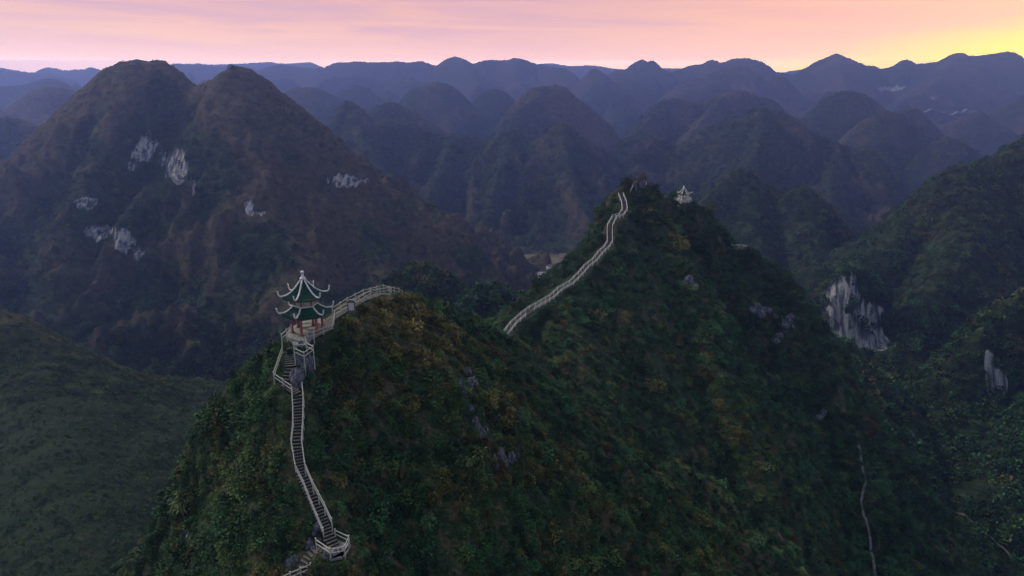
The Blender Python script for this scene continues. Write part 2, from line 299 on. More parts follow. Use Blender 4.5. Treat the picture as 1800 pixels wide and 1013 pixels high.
LIN = (0, 2)
Hc = np.float32(330.0)
GR_AMP = {0: 0.12, 1: 0.30, 2: 0.10, 3: 0.12, 4: 0.26, 5: 0.2, 6: 0.30, 7: .45, 8: .45}
def terrain(x, y):
    """height, id of the mountain, distance to its ridge"""
    sh = x.shape; x = x.ravel(); y = y.ravel()
    d0 = np.hypot(x, y)
    # wobble of the flanks
    gul_s = np.clip(d0*0.16, 16, 260)
    Z = floor_z(x, y); ID = np.full(x.shape, 99, np.int16); DR = np.full(x.shape, 1e3, np.float32)
    lg = np.log(np.maximum(d0, 20.0))
    # gullies: three noise scales blended by distance
    g1 = ridged(x, y, 22, 4, 0.5, 1); g2 = ridged(x, y, 95, 4, 0.52, 2); g3 = ridged(x, y, 330, 4, 0.55, 3)
    w12 = smooth(200, 340, d0); w23 = smooth(1000, 1700, d0)
    G = (g1*(1-w12) + g2*w12)*(1-w23) + g3*w23
    n1 = fbm(x, y, 5.0, 4, 0.55, 5); n2 = fbm(x, y, 26, 5, 0.55, 6); n3 = fbm(x, y, 90, 5, 0.58, 7)
    Nn = n1*0.55*(1-w12) + n2*3.2*w12*(1-w23) + n3*16*w23
    kk = 0.8 + d0*0.004
    for mid, p, s, r in RIDGES:
        r = r if mid < 7 else r*.45
        top = p[:, 2].max(); reach = (top - (CZ - 240))/(min(s) if isinstance(s, tuple) else s)*(1.15 if mid in LIN else 1.35) + r*2
        m = (x > p[:, 0].min()-reach) & (x < p[:, 0].max()+reach) & (y > p[:, 1].min()-reach) & (y < p[:, 1].max()+reach)
        idx = np.nonzero(m)[0]
        if len(idx) == 0: continue
        X = x[idx].astype(np.float32); Yy = y[idx].astype(np.float32)
        best = np.full(X.shape, -1e9, np.float32); bd = np.full(X.shape, 1e9, np.float32)
        gg = 1 + GR_AMP.get(mid, 0.38)*(0.62 - G[idx])*2.2
        s1, s2 = s if isinstance(s, tuple) else (s, s)
        for i in range(len(p)-1):
            a, b = p[i], p[i+1]; ab = b[:2]-a[:2]; L = max(ab @ ab, 1e-6)
            tr = ((X-a[0])*ab[0] + (Yy-a[1])*ab[1])/L
            t = np.clip(tr, 0, 1).astype(np.float32)
            d2 = (X-(a[0]+ab[0]*t))**2 + (Yy-(a[1]+ab[1]*t))**2
            ss = gg.astype(np.float32)*(np.where(ab[0]*(Yy-a[1]) - ab[1]*(X-a[0]) > 0, np.float32(s1), np.float32(s2)) if s1 != s2 else np.float32(s1))
            if i == 0 and mid == 0: ss = np.where(tr < 0, np.maximum(ss, np.float32(2.1)), ss).astype(np.float32)
            dd = np.sqrt(d2 + np.float32(r*r)) - np.float32(r)
            h = np.float32(a[2]) + np.float32(b[2]-a[2])*t - (ss*dd if mid in LIN else Hc*(1-np.exp(-1.55*ss*dd/Hc)))
            u = h > best; best[u] = h[u]; bd[u] = d2[u]
        bd = np.sqrt(bd)
        # concave foot
        zf = Z[idx]; k = kk[idx]*(1.0 if mid else 0.6)
        hh = np.maximum(k - np.abs(best - zf), 0)/k
        take = best > zf
        Z[idx] = np.maximum(best, zf) + hh*hh*k*0.25
        ii = idx[take]; ID[ii] = mid; DR[ii] = bd[take]
    Z = Z + w12*(1-w23)*(ridged(x, y, 17, 3, .6, 19)*2.2 + fbm(x, y, 7, 2, .6, 20)*1.1)*np.where(ID == 2, .15, 1)
    Z = Z + w23*(fbm(x, y, 45, 4, .6, 17)*4.5)
    Z = Z + Nn*np.clip(DR/(6+d0*0.02), 0.12 + .14*w23, 1)
    return Z.reshape(sh), ID.reshape(sh), DR.reshape(sh)

def seg_carve(x, y, z, path, w, blend, dz=-0.06):
    """flatten the ground under a path"""
    p = np.array(path); m = (x > p[:,0].min()-8) & (x < p[:,0].max()+8) & (y > p[:,1].min()-8) & (y < p[:,1].max()+8)
    X, Y_ = x[m], y[m]
    if X.size == 0: return z
    bd = np.full(X.shape, 1e9); bz = np.zeros(X.shape)
    for i in range(len(p)-1):
        a, b = p[i], p[i+1]; ab = b[:2]-a[:2]; L = max(ab@ab, 1e-6)
        t = np.clip(((X-a[0])*ab[0]+(Y_-a[1])*ab[1])/L, 0, 1)
        d = np.hypot(X-a[0]-ab[0]*t, Y_-a[1]-ab[1]*t); u = d < bd
        bd[u] = d[u]; bz[u] = (a[2]+(b[2]-a[2])*t)[u]
    f = 1 - smooth(w, w+blend, bd)
    zz = z[m]; z[m] = zz*(1-f) + (bz+dz)*f
    return z
def carve(x, y, z):
    near = (y < 260)
    if not near.any(): return z
    z = seg_carve(x, y, z, up_path, 1.0, 1.2, -0.25)
    z = seg_carve(x, y, z, [p for p in low_path_full[4:]], 1.0, 1.3, -0.25)
    z = seg_carve(x, y, z, exit_path, 0.9, 1.2, -0.2)
    z = seg_carve(x, y, z, crest_path, 1.0, 1.5, -0.12)
    z = seg_carve(x, y, z, far_path, 1.3, 2.0, -0.2)
    z = seg_carve(x, y, z, [plat_c, plat_c+np.array([.1,.1,0])], 1.6, 1.0, -0.3)
    z = seg_carve(x, y, z, [PAG, PAG+np.array([.1,.1,0])], 2.6, 1.4, -0.35)
    z = seg_carve(x, y, z, [PAG2, PAG2+np.array([.1,.1,0])], 2.8, 2.5, -0.4)
    z = seg_carve(x, y, z, [LOOK-np.array([1.8,0,0]), LOOK+np.array([1.8,0,0])], 1.2, 2.5, -0.3)
    return z
def height(x, y):
    z, i, d = terrain(x, y); return carve(x, y, z), i, d

# ------------------------------------------------------------------ materials
def mat(name):
    m = bpy.data.materials.new(name); m.use_nodes = True
    nt = m.node_tree; b = nt.nodes['Principled BSDF']
    return m, nt, b
def simple_mat(name, color, rough=0.8, var=0.25, scale=3.0, bump=0.0, grime=None):
    m, nt, b = mat(name); n, l = nt.nodes, nt.links
    t = n.new('ShaderNodeTexCoord'); no = n.new('ShaderNodeTexNoise'); no.inputs['Scale'].default_value = scale; no.inputs['Detail'].default_value = 5
    l.new(t.outputs['Object'], no.inputs['Vector'])
    d = tuple(c*(1-var) for c in color) if grime is None else grime
    u = tuple(min(1, c*(1+var*0.6)) for c in color)
    c = ramp(no.outputs[0], [(0.3, d), (0.68, u)], n, l)
    l.new(c, b.inputs['Base Color']); b.inputs['Roughness'].default_value = rough
    b.inputs['Specular IOR Level'].default_value = 0.25
    if bump:
        bp = n.new('ShaderNodeBump'); bp.inputs['Strength'].default_value = bump; bp.inputs['Distance'].default_value = 0.05
        l.new(no.outputs[0], bp.inputs['Height']); l.new(bp.outputs[0], b.inputs['Normal'])
    return m

def terrain_mat(name, near):
    m, nt, b = mat(name); n, l = nt.nodes, nt.links
    g = n.new('ShaderNodeNewGeometry')
    def noise(scale, detail=6, rough=0.6, vec=None, dist=0.0):
        x = n.new('ShaderNodeTexNoise'); x.inputs['Scale'].default_value = scale; x.inputs['Detail'].default_value = detail
        x.inputs['Roughness'].default_value = rough; x.inputs['Distortion'].default_value = dist
        l.new(vec or g.outputs['Position'], x.inputs['Vector']); return x.outputs[0]
    def attr(nm):
        a = n.new('ShaderNodeAttribute'); a.attribute_name = nm; return a.outputs['Fac']
    dry = attr('dry'); rock = attr('rock'); fld = attr('field')
    nz = noise(0.5 if near else 0.035, 9, 0.68); nf = noise(2.4 if near else 0.17, 8, 0.7)
    forest = ramp(nf, [(0.30, (0.006, 0.010, 0.006)), (0.50, (0.022, 0.038, 0.018)), (0.66, (0.060, 0.084, 0.036))], n, l)
    grass = ramp(nf, [(0.28, (0.022, 0.020, 0.015)), (0.50, (0.078, 0.062, 0.037)), (0.70, (0.140, 0.112, 0.068))], n, l)
    f = M('ADD', dry, M('MULTIPLY', M('SUBTRACT', nz, 0.5, nodes=n, links=l), 1.6, nodes=n, links=l), nodes=n, links=l)
    f = ramp(f, [(0.32, (0, 0, 0)), (0.62, (1, 1, 1))], n, l)
    vo_ = n.new('ShaderNodeTexVoronoi'); vo_.inputs['Scale'].default_value = 1.1 if near else 0.19; vo_.inputs['Randomness'].default_value = 1.0
    l.new(g.outputs['Position'], vo_.inputs['Vector'])
    sp = n.new('ShaderNodeSeparateColor'); l.new(vo_.outputs['Color'], sp.inputs[0])
    bush = M('LESS_THAN', vo_.outputs['Distance'], M('MULTIPLY', M('SUBTRACT', sp.outputs[0], 0.45, nodes=n, links=l), 0.9, nodes=n, links=l), nodes=n, links=l)
    grass = mixc(M('MULTIPLY', bush, 0.8, nodes=n, links=l), grass, mixc(sp.outputs[1], (0.012, 0.020, 0.010), (0.045, 0.050, 0.024), n, l), n, l)
    c = mixc(f, forest, grass, n, l)
    # limestone, streaked down the face
    mp = n.new('ShaderNodeMapping'); l.new(g.outputs['Position'], mp.inputs[0]); mp.inputs['Scale'].default_value = (1, 0.3, 0.14)
    st = noise(1.3 if near else 0.38, 7, 0.7, mp.outputs[0], 0.4)
    rc = ramp(st, [(0.36, (0.03, 0.036, 0.05)), (0.46, (0.15, 0.16, 0.18)), (0.54, (0.50, 0.48, 0.45)), (0.66, (0.72, 0.66, 0.56))], n, l)
    rm = M('ADD', rock, M('MULTIPLY', M('SUBTRACT', noise(0.9 if near else 0.09, 8, 0.7, mp.outputs[0]), 0.5, nodes=n, links=l), 1.9, nodes=n, links=l), nodes=n, links=l)
    rm = ramp(rm, [(0.50, (0, 0, 0)), (0.60, (1, 1, 1))], n, l)
    c = mixc(rm, c, rc, n, l)
    # ploughed terraces on the valley floor
    wv = n.new('ShaderNodeTexWave'); wv.inputs['Scale'].default_value = 0.05; wv.bands_direction = 'Y'; wv.inputs['Distortion'].default_value = 5; wv.inputs['Detail'].default_value = 3; wv.inputs['Detail Scale'].default_value = 0.4
    l.new(g.outputs['Position'], wv.inputs['Vector'])
    fc = ramp(wv.outputs[0], [(0.3, (0.22, 0.17, 0.13)), (0.52, (0.36, 0.28, 0.21)), (0.62, (0.10, 0.11, 0.05))], n, l)
    c = mixc(fld, c, fc, n, l)
    l.new(c, b.inputs['Base Color']); b.inputs['Roughness'].default_value = 0.95; b.inputs['Specular IOR Level'].default_value = 0.08
    h = M('ADD', M('MULTIPLY', nf, 1.0, nodes=n, links=l), M('MULTIPLY', nz, 2.0, nodes=n, links=l), nodes=n, links=l)
    h = M('ADD', h, M('MULTIPLY', M('MULTIPLY', st, rm, nodes=n, links=l), 2.0, nodes=n, links=l), nodes=n, links=l)
    bp = n.new('ShaderNodeBump'); bp.inputs['Strength'].default_value = 0.9; bp.inputs['Distance'].default_value = 0.25 if near else 5.0
    l.new(h, bp.inputs['Height']); l.new(bp.outputs[0], b.inputs['Normal'])
    return m
MT_NEAR = terrain_mat('near_ground', True); MT_FAR = terrain_mat('far_ground', False)

# ------------------------------------------------------------------ terrain meshes (denser near the viewer)
# cliffs of bare limestone: centre px, py, half sizes, tilt, strength, which mountain
CLIFFS = [(258,262,34,38,0,.62,1),(312,292,26,36,0,.8,1),(338,330,10,22,0,.7,1),(232,295,16,12,0,.6,1),(152,357,26,12,0,.85,1),(182,408,34,18,0,.8,1),(218,420,26,24,0,.8,1),(238,448,18,16,0,.6,1),
          (438,365,10,18,0,.8,1),(458,374,12,8,0,.6,1),(598,318,34,14,0,.85,1),(640,318,18,10,0,.5,1),(250,232,22,14,0,.5,1),
          (1486,500,32,30,0,.7,4),(1482,520,34,16,0,1.0,4),(1525,545,34,14,.4,.95,4),(1466,556,24,22,0,.9,4),(1500,585,52,32,0,1.15,4),(1530,600,36,20,0,1.05,4),(1475,598,24,24,0,.95,4),
          (1738,640,9,30,0,1.0,5),(1755,676,22,30,0,.9,5),(1775,690,10,22,0,.5,5),
          (826,672,16,20,.3,.52,0),(815,690,12,22,.3,.45,0),(846,755,18,34,.5,.48,0),(885,808,38,14,-.3,.55,0),(328,940,12,22,0,.5,0),(250,925,8,14,0,.4,0),(1218,500,10,8,0,.5,0),(1340,545,34,10,0,.62,0),(1380,570,18,16,-.4,.6,0),(1270,540,10,12,0,.55,0),(1440,735,10,8,0,.5,0),
          (1560,157,30,5,0,.8,18),(1580,154,16,4,0,.8,18),(1642,172,8,4,0,.8,18),(1655,200,55,2.5,0,.6,18),(1700,197,30,2.5,0,.6,18)]
def cover(x, y, z, ID, DR):
    px, py = project(x, y, z)
    d0 = np.hypot(x, y)
    big = np.where(d0 < 300, fbm(x, y, 30, 4, .6, 11), fbm(x, y, 170, 4, .55, 12))
    dry = 0.32 + 0.55*big
    dry = dry + np.where(ID == 1, 0.34, 0) + np.where(ID == 2, -0.26, 0) + np.where(ID == 7, -0.10, 0) + np.where(ID == 13, 0.25, 0)
    dry = dry + np.where((ID == 4) | (ID == 5) | (ID == 6) | (ID == 3), -0.35, 0) + np.where(ID == 8, -0.12, 0)
    # scrubby gully between the two summits and below
    s = np.exp(-(((px-300)/150)**2 + ((py-300)/95)**2)) + 0.9*np.exp(-(((px-460)/70)**2 + ((py-430)/40)**2)) + .8*np.exp(-(((px-190)/80)**2 + ((py-400)/45)**2))
    dry = dry - np.where(ID == 1, 0.75*s, 0)
    dry = dry - np.where(ID == 1, 1.1*np.exp(-(((px-312)/52)**2 + ((py-690)/17)**2)) + .45*smooth(470, 640, py), 0)
    gl = ridged(x, y, np.where(d0 < 1300, 95, 330), 3, .5, 2)
    dry = dry + np.where((d0 > 300), np.where((ID == 7) | (ID == 1) | (ID == 13), 1.1, .7)*(gl-.60), 0)
    rock = np.zeros_like(z)
    for cx, cy, a, b, t, w, mid in CLIFFS:
        u = (px-cx) + t*(py-cy); v = (py-cy) - t*(px-cx)*0.3
        rock = np.maximum(rock, np.where(ID == mid, w*np.exp(-((u/a)**2 + (v/b)**2)**1.5*0.7), 0))
    fld = np.where((ID == 99) & (px > 915) & (px < 1010) & (y > 690) & (y < 800), 1.0, 0.0)*smooth(-.5, -0.2, fbm(x, y, 60, 2, seed=15))
    return np.clip(dry, 0, 1).astype(np.float32), rock.astype(np.float32), fld.astype(np.float32)

def polar(az0, az1, na, r0, r1, nr):
    a = np.linspace(az0, az1, na); r = r0*np.exp(np.linspace(0, math.log(r1/r0), nr))
    A, Rr = np.meshgrid(a, r)
    return Rr*np.sin(A), Rr*np.cos(A)
NAMES = {0: 'near_mountain', 1: 'double_peak_mountain', 2: 'grass_hill', 3: 'small_hill', 4: 'cliff_mountain', 5: 'valley_hill', 6: 'forest_hill', 7: 'middle_mountain', 8: 'middle_mountain', 9: 'middle_mountain', 10: 'dome_mountain', 11: 'dome_mountain', 12: 'dome_mountain', 13: 'brown_hill', 14: 'blue_mountain', 15: 'far_mountain', 16: 'far_mountain', 17: 'far_mountain', 18: 'far_mountain', 19: 'horizon_mountain', 99: 'valley_ground'}
NOTE = {0: 'steep shrub covered ridge carrying the stairway', 1: 'big brown double peaked mountain with pale cliffs', 2: 'dark grassy hillside at the lower left', 3: 'small dark wooded domes behind the ridge saddle', 4: 'dark wooded mountain with white cliff at the right', 5: 'wooded slopes of the lower right valley', 6: 'forested domes behind the small white pavilion', 7: 'brown and blue pointed range in the middle distance', 8: 'blue range right of the second peak', 9: 'blue wooded hill behind the right mountain', 10: 'hazy blue rounded karst domes', 11: 'hazy blue domes above the middle range', 12: 'hazy domes at the right', 13: 'brown hazy hills at the far left', 14: 'blue ridge behind the double peak', 15: 'purple far range at the left', 16: 'long purple far range under the pink sky', 17: 'purple pointed far peaks', 18: 'purple far range under the yellow glow', 19: 'palest mountains on the horizon', 99: 'valley floor between the mountains'}
GRIDS = {}
def grid_mesh(x, y, z, ID, attrs, matr, which, seam=None):
    nr, na = x.shape
    vid = np.arange(nr*na).reshape(nr, na)
    quads = np.stack([vid[:-1, :-1], vid[:-1, 1:], vid[1:, 1:], vid[1:, :-1]], -1).reshape(-1, 4)
    qid = ID[:-1, :-1].ravel()
    V = np.stack([x.ravel(), y.ravel(), z.ravel()], -1)
    for mid in np.unique(qid):
        q = quads[qid == mid]
        used, inv = np.unique(q, return_inverse=True); q = inv.reshape(-1, 4).astype(np.int32)
        me = bpy.data.meshes.new(NAMES[int(mid)])
        me.vertices.add(len(used)); me.vertices.foreach_set('co', V[used].astype(np.float32).ravel())
        me.loops.add(q.size); me.loops.foreach_set('vertex_index', q[:, ::-1].ravel())
        me.polygons.add(len(q)); me.polygons.foreach_set('loop_start', np.arange(0, q.size, 4, dtype=np.int32))
        me.polygons.foreach_set('use_smooth', np.ones(len(q), bool))
        me.update(calc_edges=True)
        for nm, v in attrs.items():
            at_ = me.attributes.new(nm, 'FLOAT', 'POINT'); at_.data.foreach_set('value', v.ravel()[used])
        me.materials.append(matr)
        key = int(mid)
        o = bpy.data.objects.new(NAMES[key], me)
        COL.objects.link(o)
        o['kind'] = 'structure'; o['label'] = NOTE[key]

AZM = R(43)
def build_terrain():
    RN = 262.0
    x, y = polar(-AZM, AZM, 900, 40, RN, 560)
    z, ID, DR = height(x, y)
    dry, rock, fld = cover(x, y, z, ID, DR)
    x2, y2 = polar(-AZM, AZM, 900, RN, 6500, 620)
    z2, ID2, DR2 = height(x2, y2)
    z2[0] = z[-1]
    dry2, rock2, fld2 = cover(x2, y2, z2, ID2, DR2)
    GRIDS['near'] = (x, y, z, ID, dry, rock); GRIDS['far'] = (x2, y2, z2, ID2, dry2, rock2); GRIDS['field'] = fld2
    grid_mesh(x, y, z, np.where(ID == 0, 0, ID), dict(dry=dry, rock=rock, field=fld), MT_NEAR, 'near')
    grid_mesh(x2, y2, z2, ID2, dict(dry=dry2, rock=rock2, field=fld2), MT_FAR, 'far')
    # the land all round, under and beyond what the camera sees
    bm = bmesh.new(); c = bm.verts.new((0, 0, CZ-262)); rings = []
    for r in (600, 1500, 3500, 6700):
        rings.append([bm.verts.new((r*math.sin(a), r*math.cos(a), CZ-262)) for a in np.linspace(0, 2*math.pi, 64, endpoint=False)])
    for i in range(64):
        j = (i+1) % 64
        bm.faces.new((c, rings[0][j], rings[0][i]))
        for k in range(3): bm.faces.new((rings[k][i], rings[k][j], rings[k+1][j], rings[k+1][i]))
    me = bpy.data.meshes.new('ground'); bm.normal_update(); bm.to_mesh(me); bm.free(); me.materials.append(MT_FAR)
    o = bpy.data.objects.new('ground', me); COL.objects.link(o); o['kind'] = 'structure'; o['label'] = 'low land under and around the mountains'
build_terrain()

# ------------------------------------------------------------------ haze
bm = bmesh.new(); bmesh.ops.create_cube(bm, size=1.0)
me = bpy.data.meshes.new('haze'); 
x0, x1, y0, y1, z0, z1 = -6900, 6900, -6900, 6900, CZ-264, CZ+98
for v in bm.verts: v.co = ((v.co.x+.5)*(x1-x0)+x0, (v.co.y+.5)*(y1-y0)+y0, (v.co.z+.5)*(z1-z0)+z0)
bm.to_mesh(me); bm.free()
hz = bpy.data.objects.new('haze', me); COL.objects.link(hz); hz['kind'] = 'stuff'; hz['label'] = 'thin blue evening haze in the valleys'
hm = bpy.data.materials.new('haze_air'); hm.use_nodes = True; nt = hm.node_tree
for n in list(nt.nodes): nt.nodes.remove(n)
vo = nt.nodes.new('ShaderNodeOutputMaterial'); pv = nt.nodes.new('ShaderNodeVolumePrincipled')
pv.inputs['Color'].default_value = (0.33, 0.46, 1.0, 1); pv.inputs['Density'].default_value = 3.1e-4; pv.inputs['Anisotropy'].default_value = 0.7
nt.links.new(pv.outputs[0], vo.inputs['Volume']); me.materials.append(hm)

# ------------------------------------------------------------------ helpers for built things
def meshobj(name, me, loc=(0,0,0), parent=None, m=None):
    o = bpy.data.objects.new(name, me); COL.objects.link(o)
    if m is not None and len(me.materials) == 0: me.materials.append(m)
    o.location = loc
    if parent is not None: o.parent = parent
    return o
def thing(name, label, cat, loc, group=None):
    o = bpy.data.objects.new(name, None); COL.objects.link(o); o.location = [float(c) for c in loc]
    o.empty_display_size = 0.3
    o['label'] = label; o['category'] = cat
    if group: o['group'] = group
    return o
def bm_mesh(name, bm, m, smooth_=False):
    bm.normal_update(); me = bpy.data.meshes.new(name); bm.to_mesh(me); bm.free(); me.materials.append(m)
    if smooth_: me.polygons.foreach_set('use_smooth', np.ones(len(me.polygons), bool))
    return me
def box_bm(bm, x0, x1, y0, y1, z0, z1, mtx=None):
    r = bmesh.ops.create_cube(bm, size=1.0)
    for v in r['verts']: v.co = Vector(((v.co.x+.5)*(x1-x0)+x0, (v.co.y+.5)*(y1-y0)+y0, (v.co.z+.5)*(z1-z0)+z0))
    if mtx is not None: bmesh.ops.transform(bm, matrix=mtx, verts=r['verts'])
    return r['verts']
_unit = {}
def unit_box(m, name='slab', seed=0):
    key = ('b', m.name, seed)
    if key not in _unit:
        bm = bmesh.new(); bmesh.ops.create_cube(bm, size=1.0)
        bmesh.ops.bevel(bm, geom=bm.edges[:], offset=0.045, segments=1, affect='EDGES')
        rr = random.Random(seed)
        for v in bm.verts:
            v.co += Vector((rr.uniform(-1,1), rr.uniform(-1,1), rr.uniform(-1,1)))*0.02
        _unit[key] = bm_mesh(name, bm, m)
    return _unit[key]
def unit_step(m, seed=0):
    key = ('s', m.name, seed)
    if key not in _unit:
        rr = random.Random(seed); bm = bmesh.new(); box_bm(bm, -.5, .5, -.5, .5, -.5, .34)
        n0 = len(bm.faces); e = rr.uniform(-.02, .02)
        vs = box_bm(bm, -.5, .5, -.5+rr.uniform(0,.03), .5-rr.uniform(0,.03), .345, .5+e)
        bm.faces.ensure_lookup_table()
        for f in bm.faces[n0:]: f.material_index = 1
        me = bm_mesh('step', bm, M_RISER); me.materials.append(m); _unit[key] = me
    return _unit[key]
def unit_bar(m, name='bar', sides=8):
    key = ('c', m.name, sides)
    if key not in _unit:
        bm = bmesh.new(); bmesh.ops.create_cone(bm, cap_ends=True, segments=sides, radius1=1, radius2=1, depth=1.0)
        rr = random.Random(1)
        for v in bm.verts: v.co.x *= rr.uniform(.93, 1.07); v.co.y *= rr.uniform(.93, 1.07)
        _unit[key] = bm_mesh(name, bm, m, False)
    return _unit[key]
def bar(name, a, b, r, m, parent, sides=8):
    a = Vector([float(c) for c in a]); b = Vector([float(c) for c in b]); d = b - a
    o = meshobj(name, unit_bar(m, 'bar', sides))
    o.rotation_euler = d.to_track_quat('Z', 'Y').to_euler(); o.scale = (r, r, d.length)
    mid = (a+b)/2
    o.location = mid - parent.location if parent else mid
    if parent: o.parent = parent
    return o
def tube_bm(bm, pts, radii, sides=8, cap=True):
    pts = [Vector([float(c) for c in p]) for p in pts]; rings = []
    for i, p in enumerate(pts):
        d = (pts[min(i+1, len(pts)-1)] - pts[max(i-1, 0)]).normalized()
        q = d.to_track_quat('Z', 'Y'); r = radii[i] if hasattr(radii, '__len__') else radii
        rings.append([bm.verts.new(p + q @ Vector((math.cos(t)*r, math.sin(t)*r, 0))) for t in [2*math.pi*k/sides for k in range(sides)]])
    for a, b in zip(rings, rings[1:]):
        for k in range(sides): bm.faces.new((a[k], a[(k+1) % sides], b[(k+1) % sides], b[k]))
    if cap:
        bm.faces.new(rings[0][::-1]); bm.faces.new(rings[-1])
def lathe_bm(bm, prof, sides=16, c=(0,0,0)):
    rings = [[bm.verts.new((c[0]+max(r,1e-3)*math.cos(2*math.pi*k/sides), c[1]+max(r,1e-3)*math.sin(2*math.pi*k/sides), c[2]+z)) for k in range(sides)] for r, z in prof]
    for a, b in zip(rings, rings[1:]):
        for k in range(sides): bm.faces.new((a[k], a[(k+1) % sides], b[(k+1) % sides], b[k]))
    bm.faces.new(rings[0][::-1]); bm.faces.new(rings[-1])

def ground_at(x, y):
    z, _, _ = height(np.array([[float(x)]]), np.array([[float(y)]])); return float(z[0, 0])
def hit(px, py, ymin=35, ymax=6400):
    """where the ray of a photo pixel meets the terrain"""
    Y = ymin*np.exp(np.linspace(0, math.log(ymax/ymin), 1500))
    a = at(px, py, 1.0); dx = a[0]; dz = a[2]-CZ
    zz, _, _ = height((dx*Y)[None, :], Y[None, :]); d = (CZ + dz*Y) - zz[0]
    i = np.nonzero(d < 0)[0]
    i = int(i[0]) if len(i) else len(Y)-1
    i0 = max(i-1, 0); t = d[i0]/(d[i0]-d[i]) if d[i0] != d[i] else 0
    y = Y[i0] + (Y[i]-Y[i0])*t
    return np.array([dx*y, y, CZ + dz*y])

M_RAIL = simple_mat('cast_concrete_rail', (0.46, 0.43, 0.35), 0.75, 0.45, 2.2, 0.3)
M_RAILW = simple_mat('white_painted_rail', (0.66, 0.61, 0.54), 0.7, 0.35, 1.6, 0.2)
M_STEP = simple_mat('weathered_step', (0.20, 0.195, 0.18), 0.9, 0.55, 2.6, 0.5)
M_RISER = simple_mat('painted_shade_riser', (0.025, 0.026, 0.024), 0.95, 0.5, 3.0)  # step body coloured dark to stand in for shade on the risers
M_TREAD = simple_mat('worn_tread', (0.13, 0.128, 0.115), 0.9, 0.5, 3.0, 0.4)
M_FLOOR = simple_mat('stone_floor', (0.24, 0.235, 0.205), 0.85, 0.3, 1.4, 0.3)
M_RED = simple_mat('red_column', (0.30, 0.10, 0.075), 0.6, 0.35, 2.0, 0.1)
M_TILE = simple_mat('green_glazed_tile', (0.014, 0.064, 0.038), 0.4, 0.45, 3.0, 0.1)
M_WHITE = simple_mat('white_plaster_ridge', (0.66, 0.60, 0.56), 0.7, 0.35, 3.5, 0.3)
M_CREAM = simple_mat('cream_panel', (0.46, 0.38, 0.28), 0.8, 0.3, 3.0, 0.1)
M_WOOD = simple_mat('ochre_wood', (0.26, 0.13, 0.055), 0.7, 0.4, 4.0, 0.1)
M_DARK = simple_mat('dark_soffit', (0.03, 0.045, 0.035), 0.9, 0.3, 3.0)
M_BARK = simple_mat('bark', (0.07, 0.055, 0.04), 0.95, 0.4, 6.0, 0.4)
M_PINK = simple_mat('pink_white_column', (0.66, 0.57, 0.53), 0.7, 0.2, 2.0)
M_SIGN = simple_mat('white_sign_board', (0.72, 0.66, 0.64), 0.5, 0.1, 2.0)
M_SIGNR = simple_mat('red_sign_lettering', (0.50, 0.08, 0.09), 0.6, 0.2, 2.0)
M_SLATE = simple_mat('grey_concrete', (0.13, 0.125, 0.11), 0.85, 0.35, 2.0, 0.3)
M_TRACK = simple_mat('pale_track', (0.15, 0.145, 0.13), 0.9, 0.4, 0.8)
def rock_mat():
    m, nt, b = mat('limestone'); n, l = nt.nodes, nt.links
    t = n.new('ShaderNodeTexCoord'); mp = n.new('ShaderNodeMapping'); mp.inputs['Scale'].default_value = (1, 1, .45); l.new(t.outputs['Object'], mp.inputs[0])
    no = n.new('ShaderNodeTexNoise'); no.inputs['Scale'].default_value = 3.0; no.inputs['Detail'].default_value = 9; no.inputs['Roughness'].default_value = .68; l.new(mp.outputs[0], no.inputs['Vector'])
    c = ramp(no.outputs[0], [(0.33, (0.018, 0.018, 0.022)), (0.50, (0.085, 0.08, 0.095)), (0.62, (0.20, 0.19, 0.21)), (0.74, (0.42, 0.40, 0.38))], n, l)
    l.new(c, b.inputs['Base Color']); b.inputs['Roughness'].default_value = 0.9
    bp = n.new('ShaderNodeBump'); bp.inputs['Strength'].default_value = 0.8; bp.inputs['Distance'].default_value = 0.12
    l.new(no.outputs[0], bp.inputs['Height']); l.new(bp.outputs[0], b.inputs['Normal']); return m
M_ROCK = rock_mat()

# ------------------------------------------------------------------ railings
def railing(pts, label, group, m=None, r=0.054, h=1.0, maxgap=2.4, extra_down=None, closed=False, knob=True):
    """pts: points on the ground line; a post at each, rails between; every post and rail its own part"""
    m = m or M_RAIL
    P = [np.array(p, float) for p in pts]; Q = []
    for a, b in zip(P, P[1:]):
        L = np.linalg.norm(b-a); k = max(1, int(math.ceil(L/maxgap)))
        for i in range(k): Q.append(a + (b-a)*i/k)
    Q.append(P[-1])
    t = thing('railing', label, 'railing', Q[0], group)
    for i, q in enumerate(Q):
        dn = 0.45 + (extra_down or 0)
        bar('post', q - np.array([0,0,dn]), q + np.array([0,0,h+0.10]), r*1.15, m, t)
        if knob and i % 1 == 0:
            bar('post_cap', q + np.array([0,0,h+0.10]), q + np.array([0,0,h+0.16]), r*1.5, m, t)
    for a, b in zip(Q, Q[1:]):
        bar('top_rail', a + np.array([0,0,h]), b + np.array([0,0,h]), r, m, t)
        bar('lower_rail', a + np.array([0,0,h*0.55]), b + np.array([0,0,h*0.55]), r*0.8, m, t)
    return t
G1 = 'pale railings along the near stairway'; G2 = 'white railings of the far ridge stairway'
railing([lower(p) for p in low_L], 'pale railing on the left side of the long straight stair below the big pavilion', G1)
railing([lower(p) for p in low_R], 'pale railing on the right side of the long straight stair below the big pavilion', G1)
railing([lower(p) for p in up_L], 'bent pale railing swinging out left of the upper stair up to the pavilion', G1)
railing([lower(p) for p in plat], 'pale railing round the small landing at the foot of the straight stair', G1, extra_down=0.9)
ex_r = [at(546,992,plat_c[1]-0.9), at(528,1000,plat_c[1]-1.5), at(510,1007.5,plat_c[1]-2.0), at(488,1018,plat_c[1]-2.6)]
railing([lower(p) for p in ex_r], 'short pale railing below the landing, running off the bottom edge', G1)
ZK = ZPF - 0.1
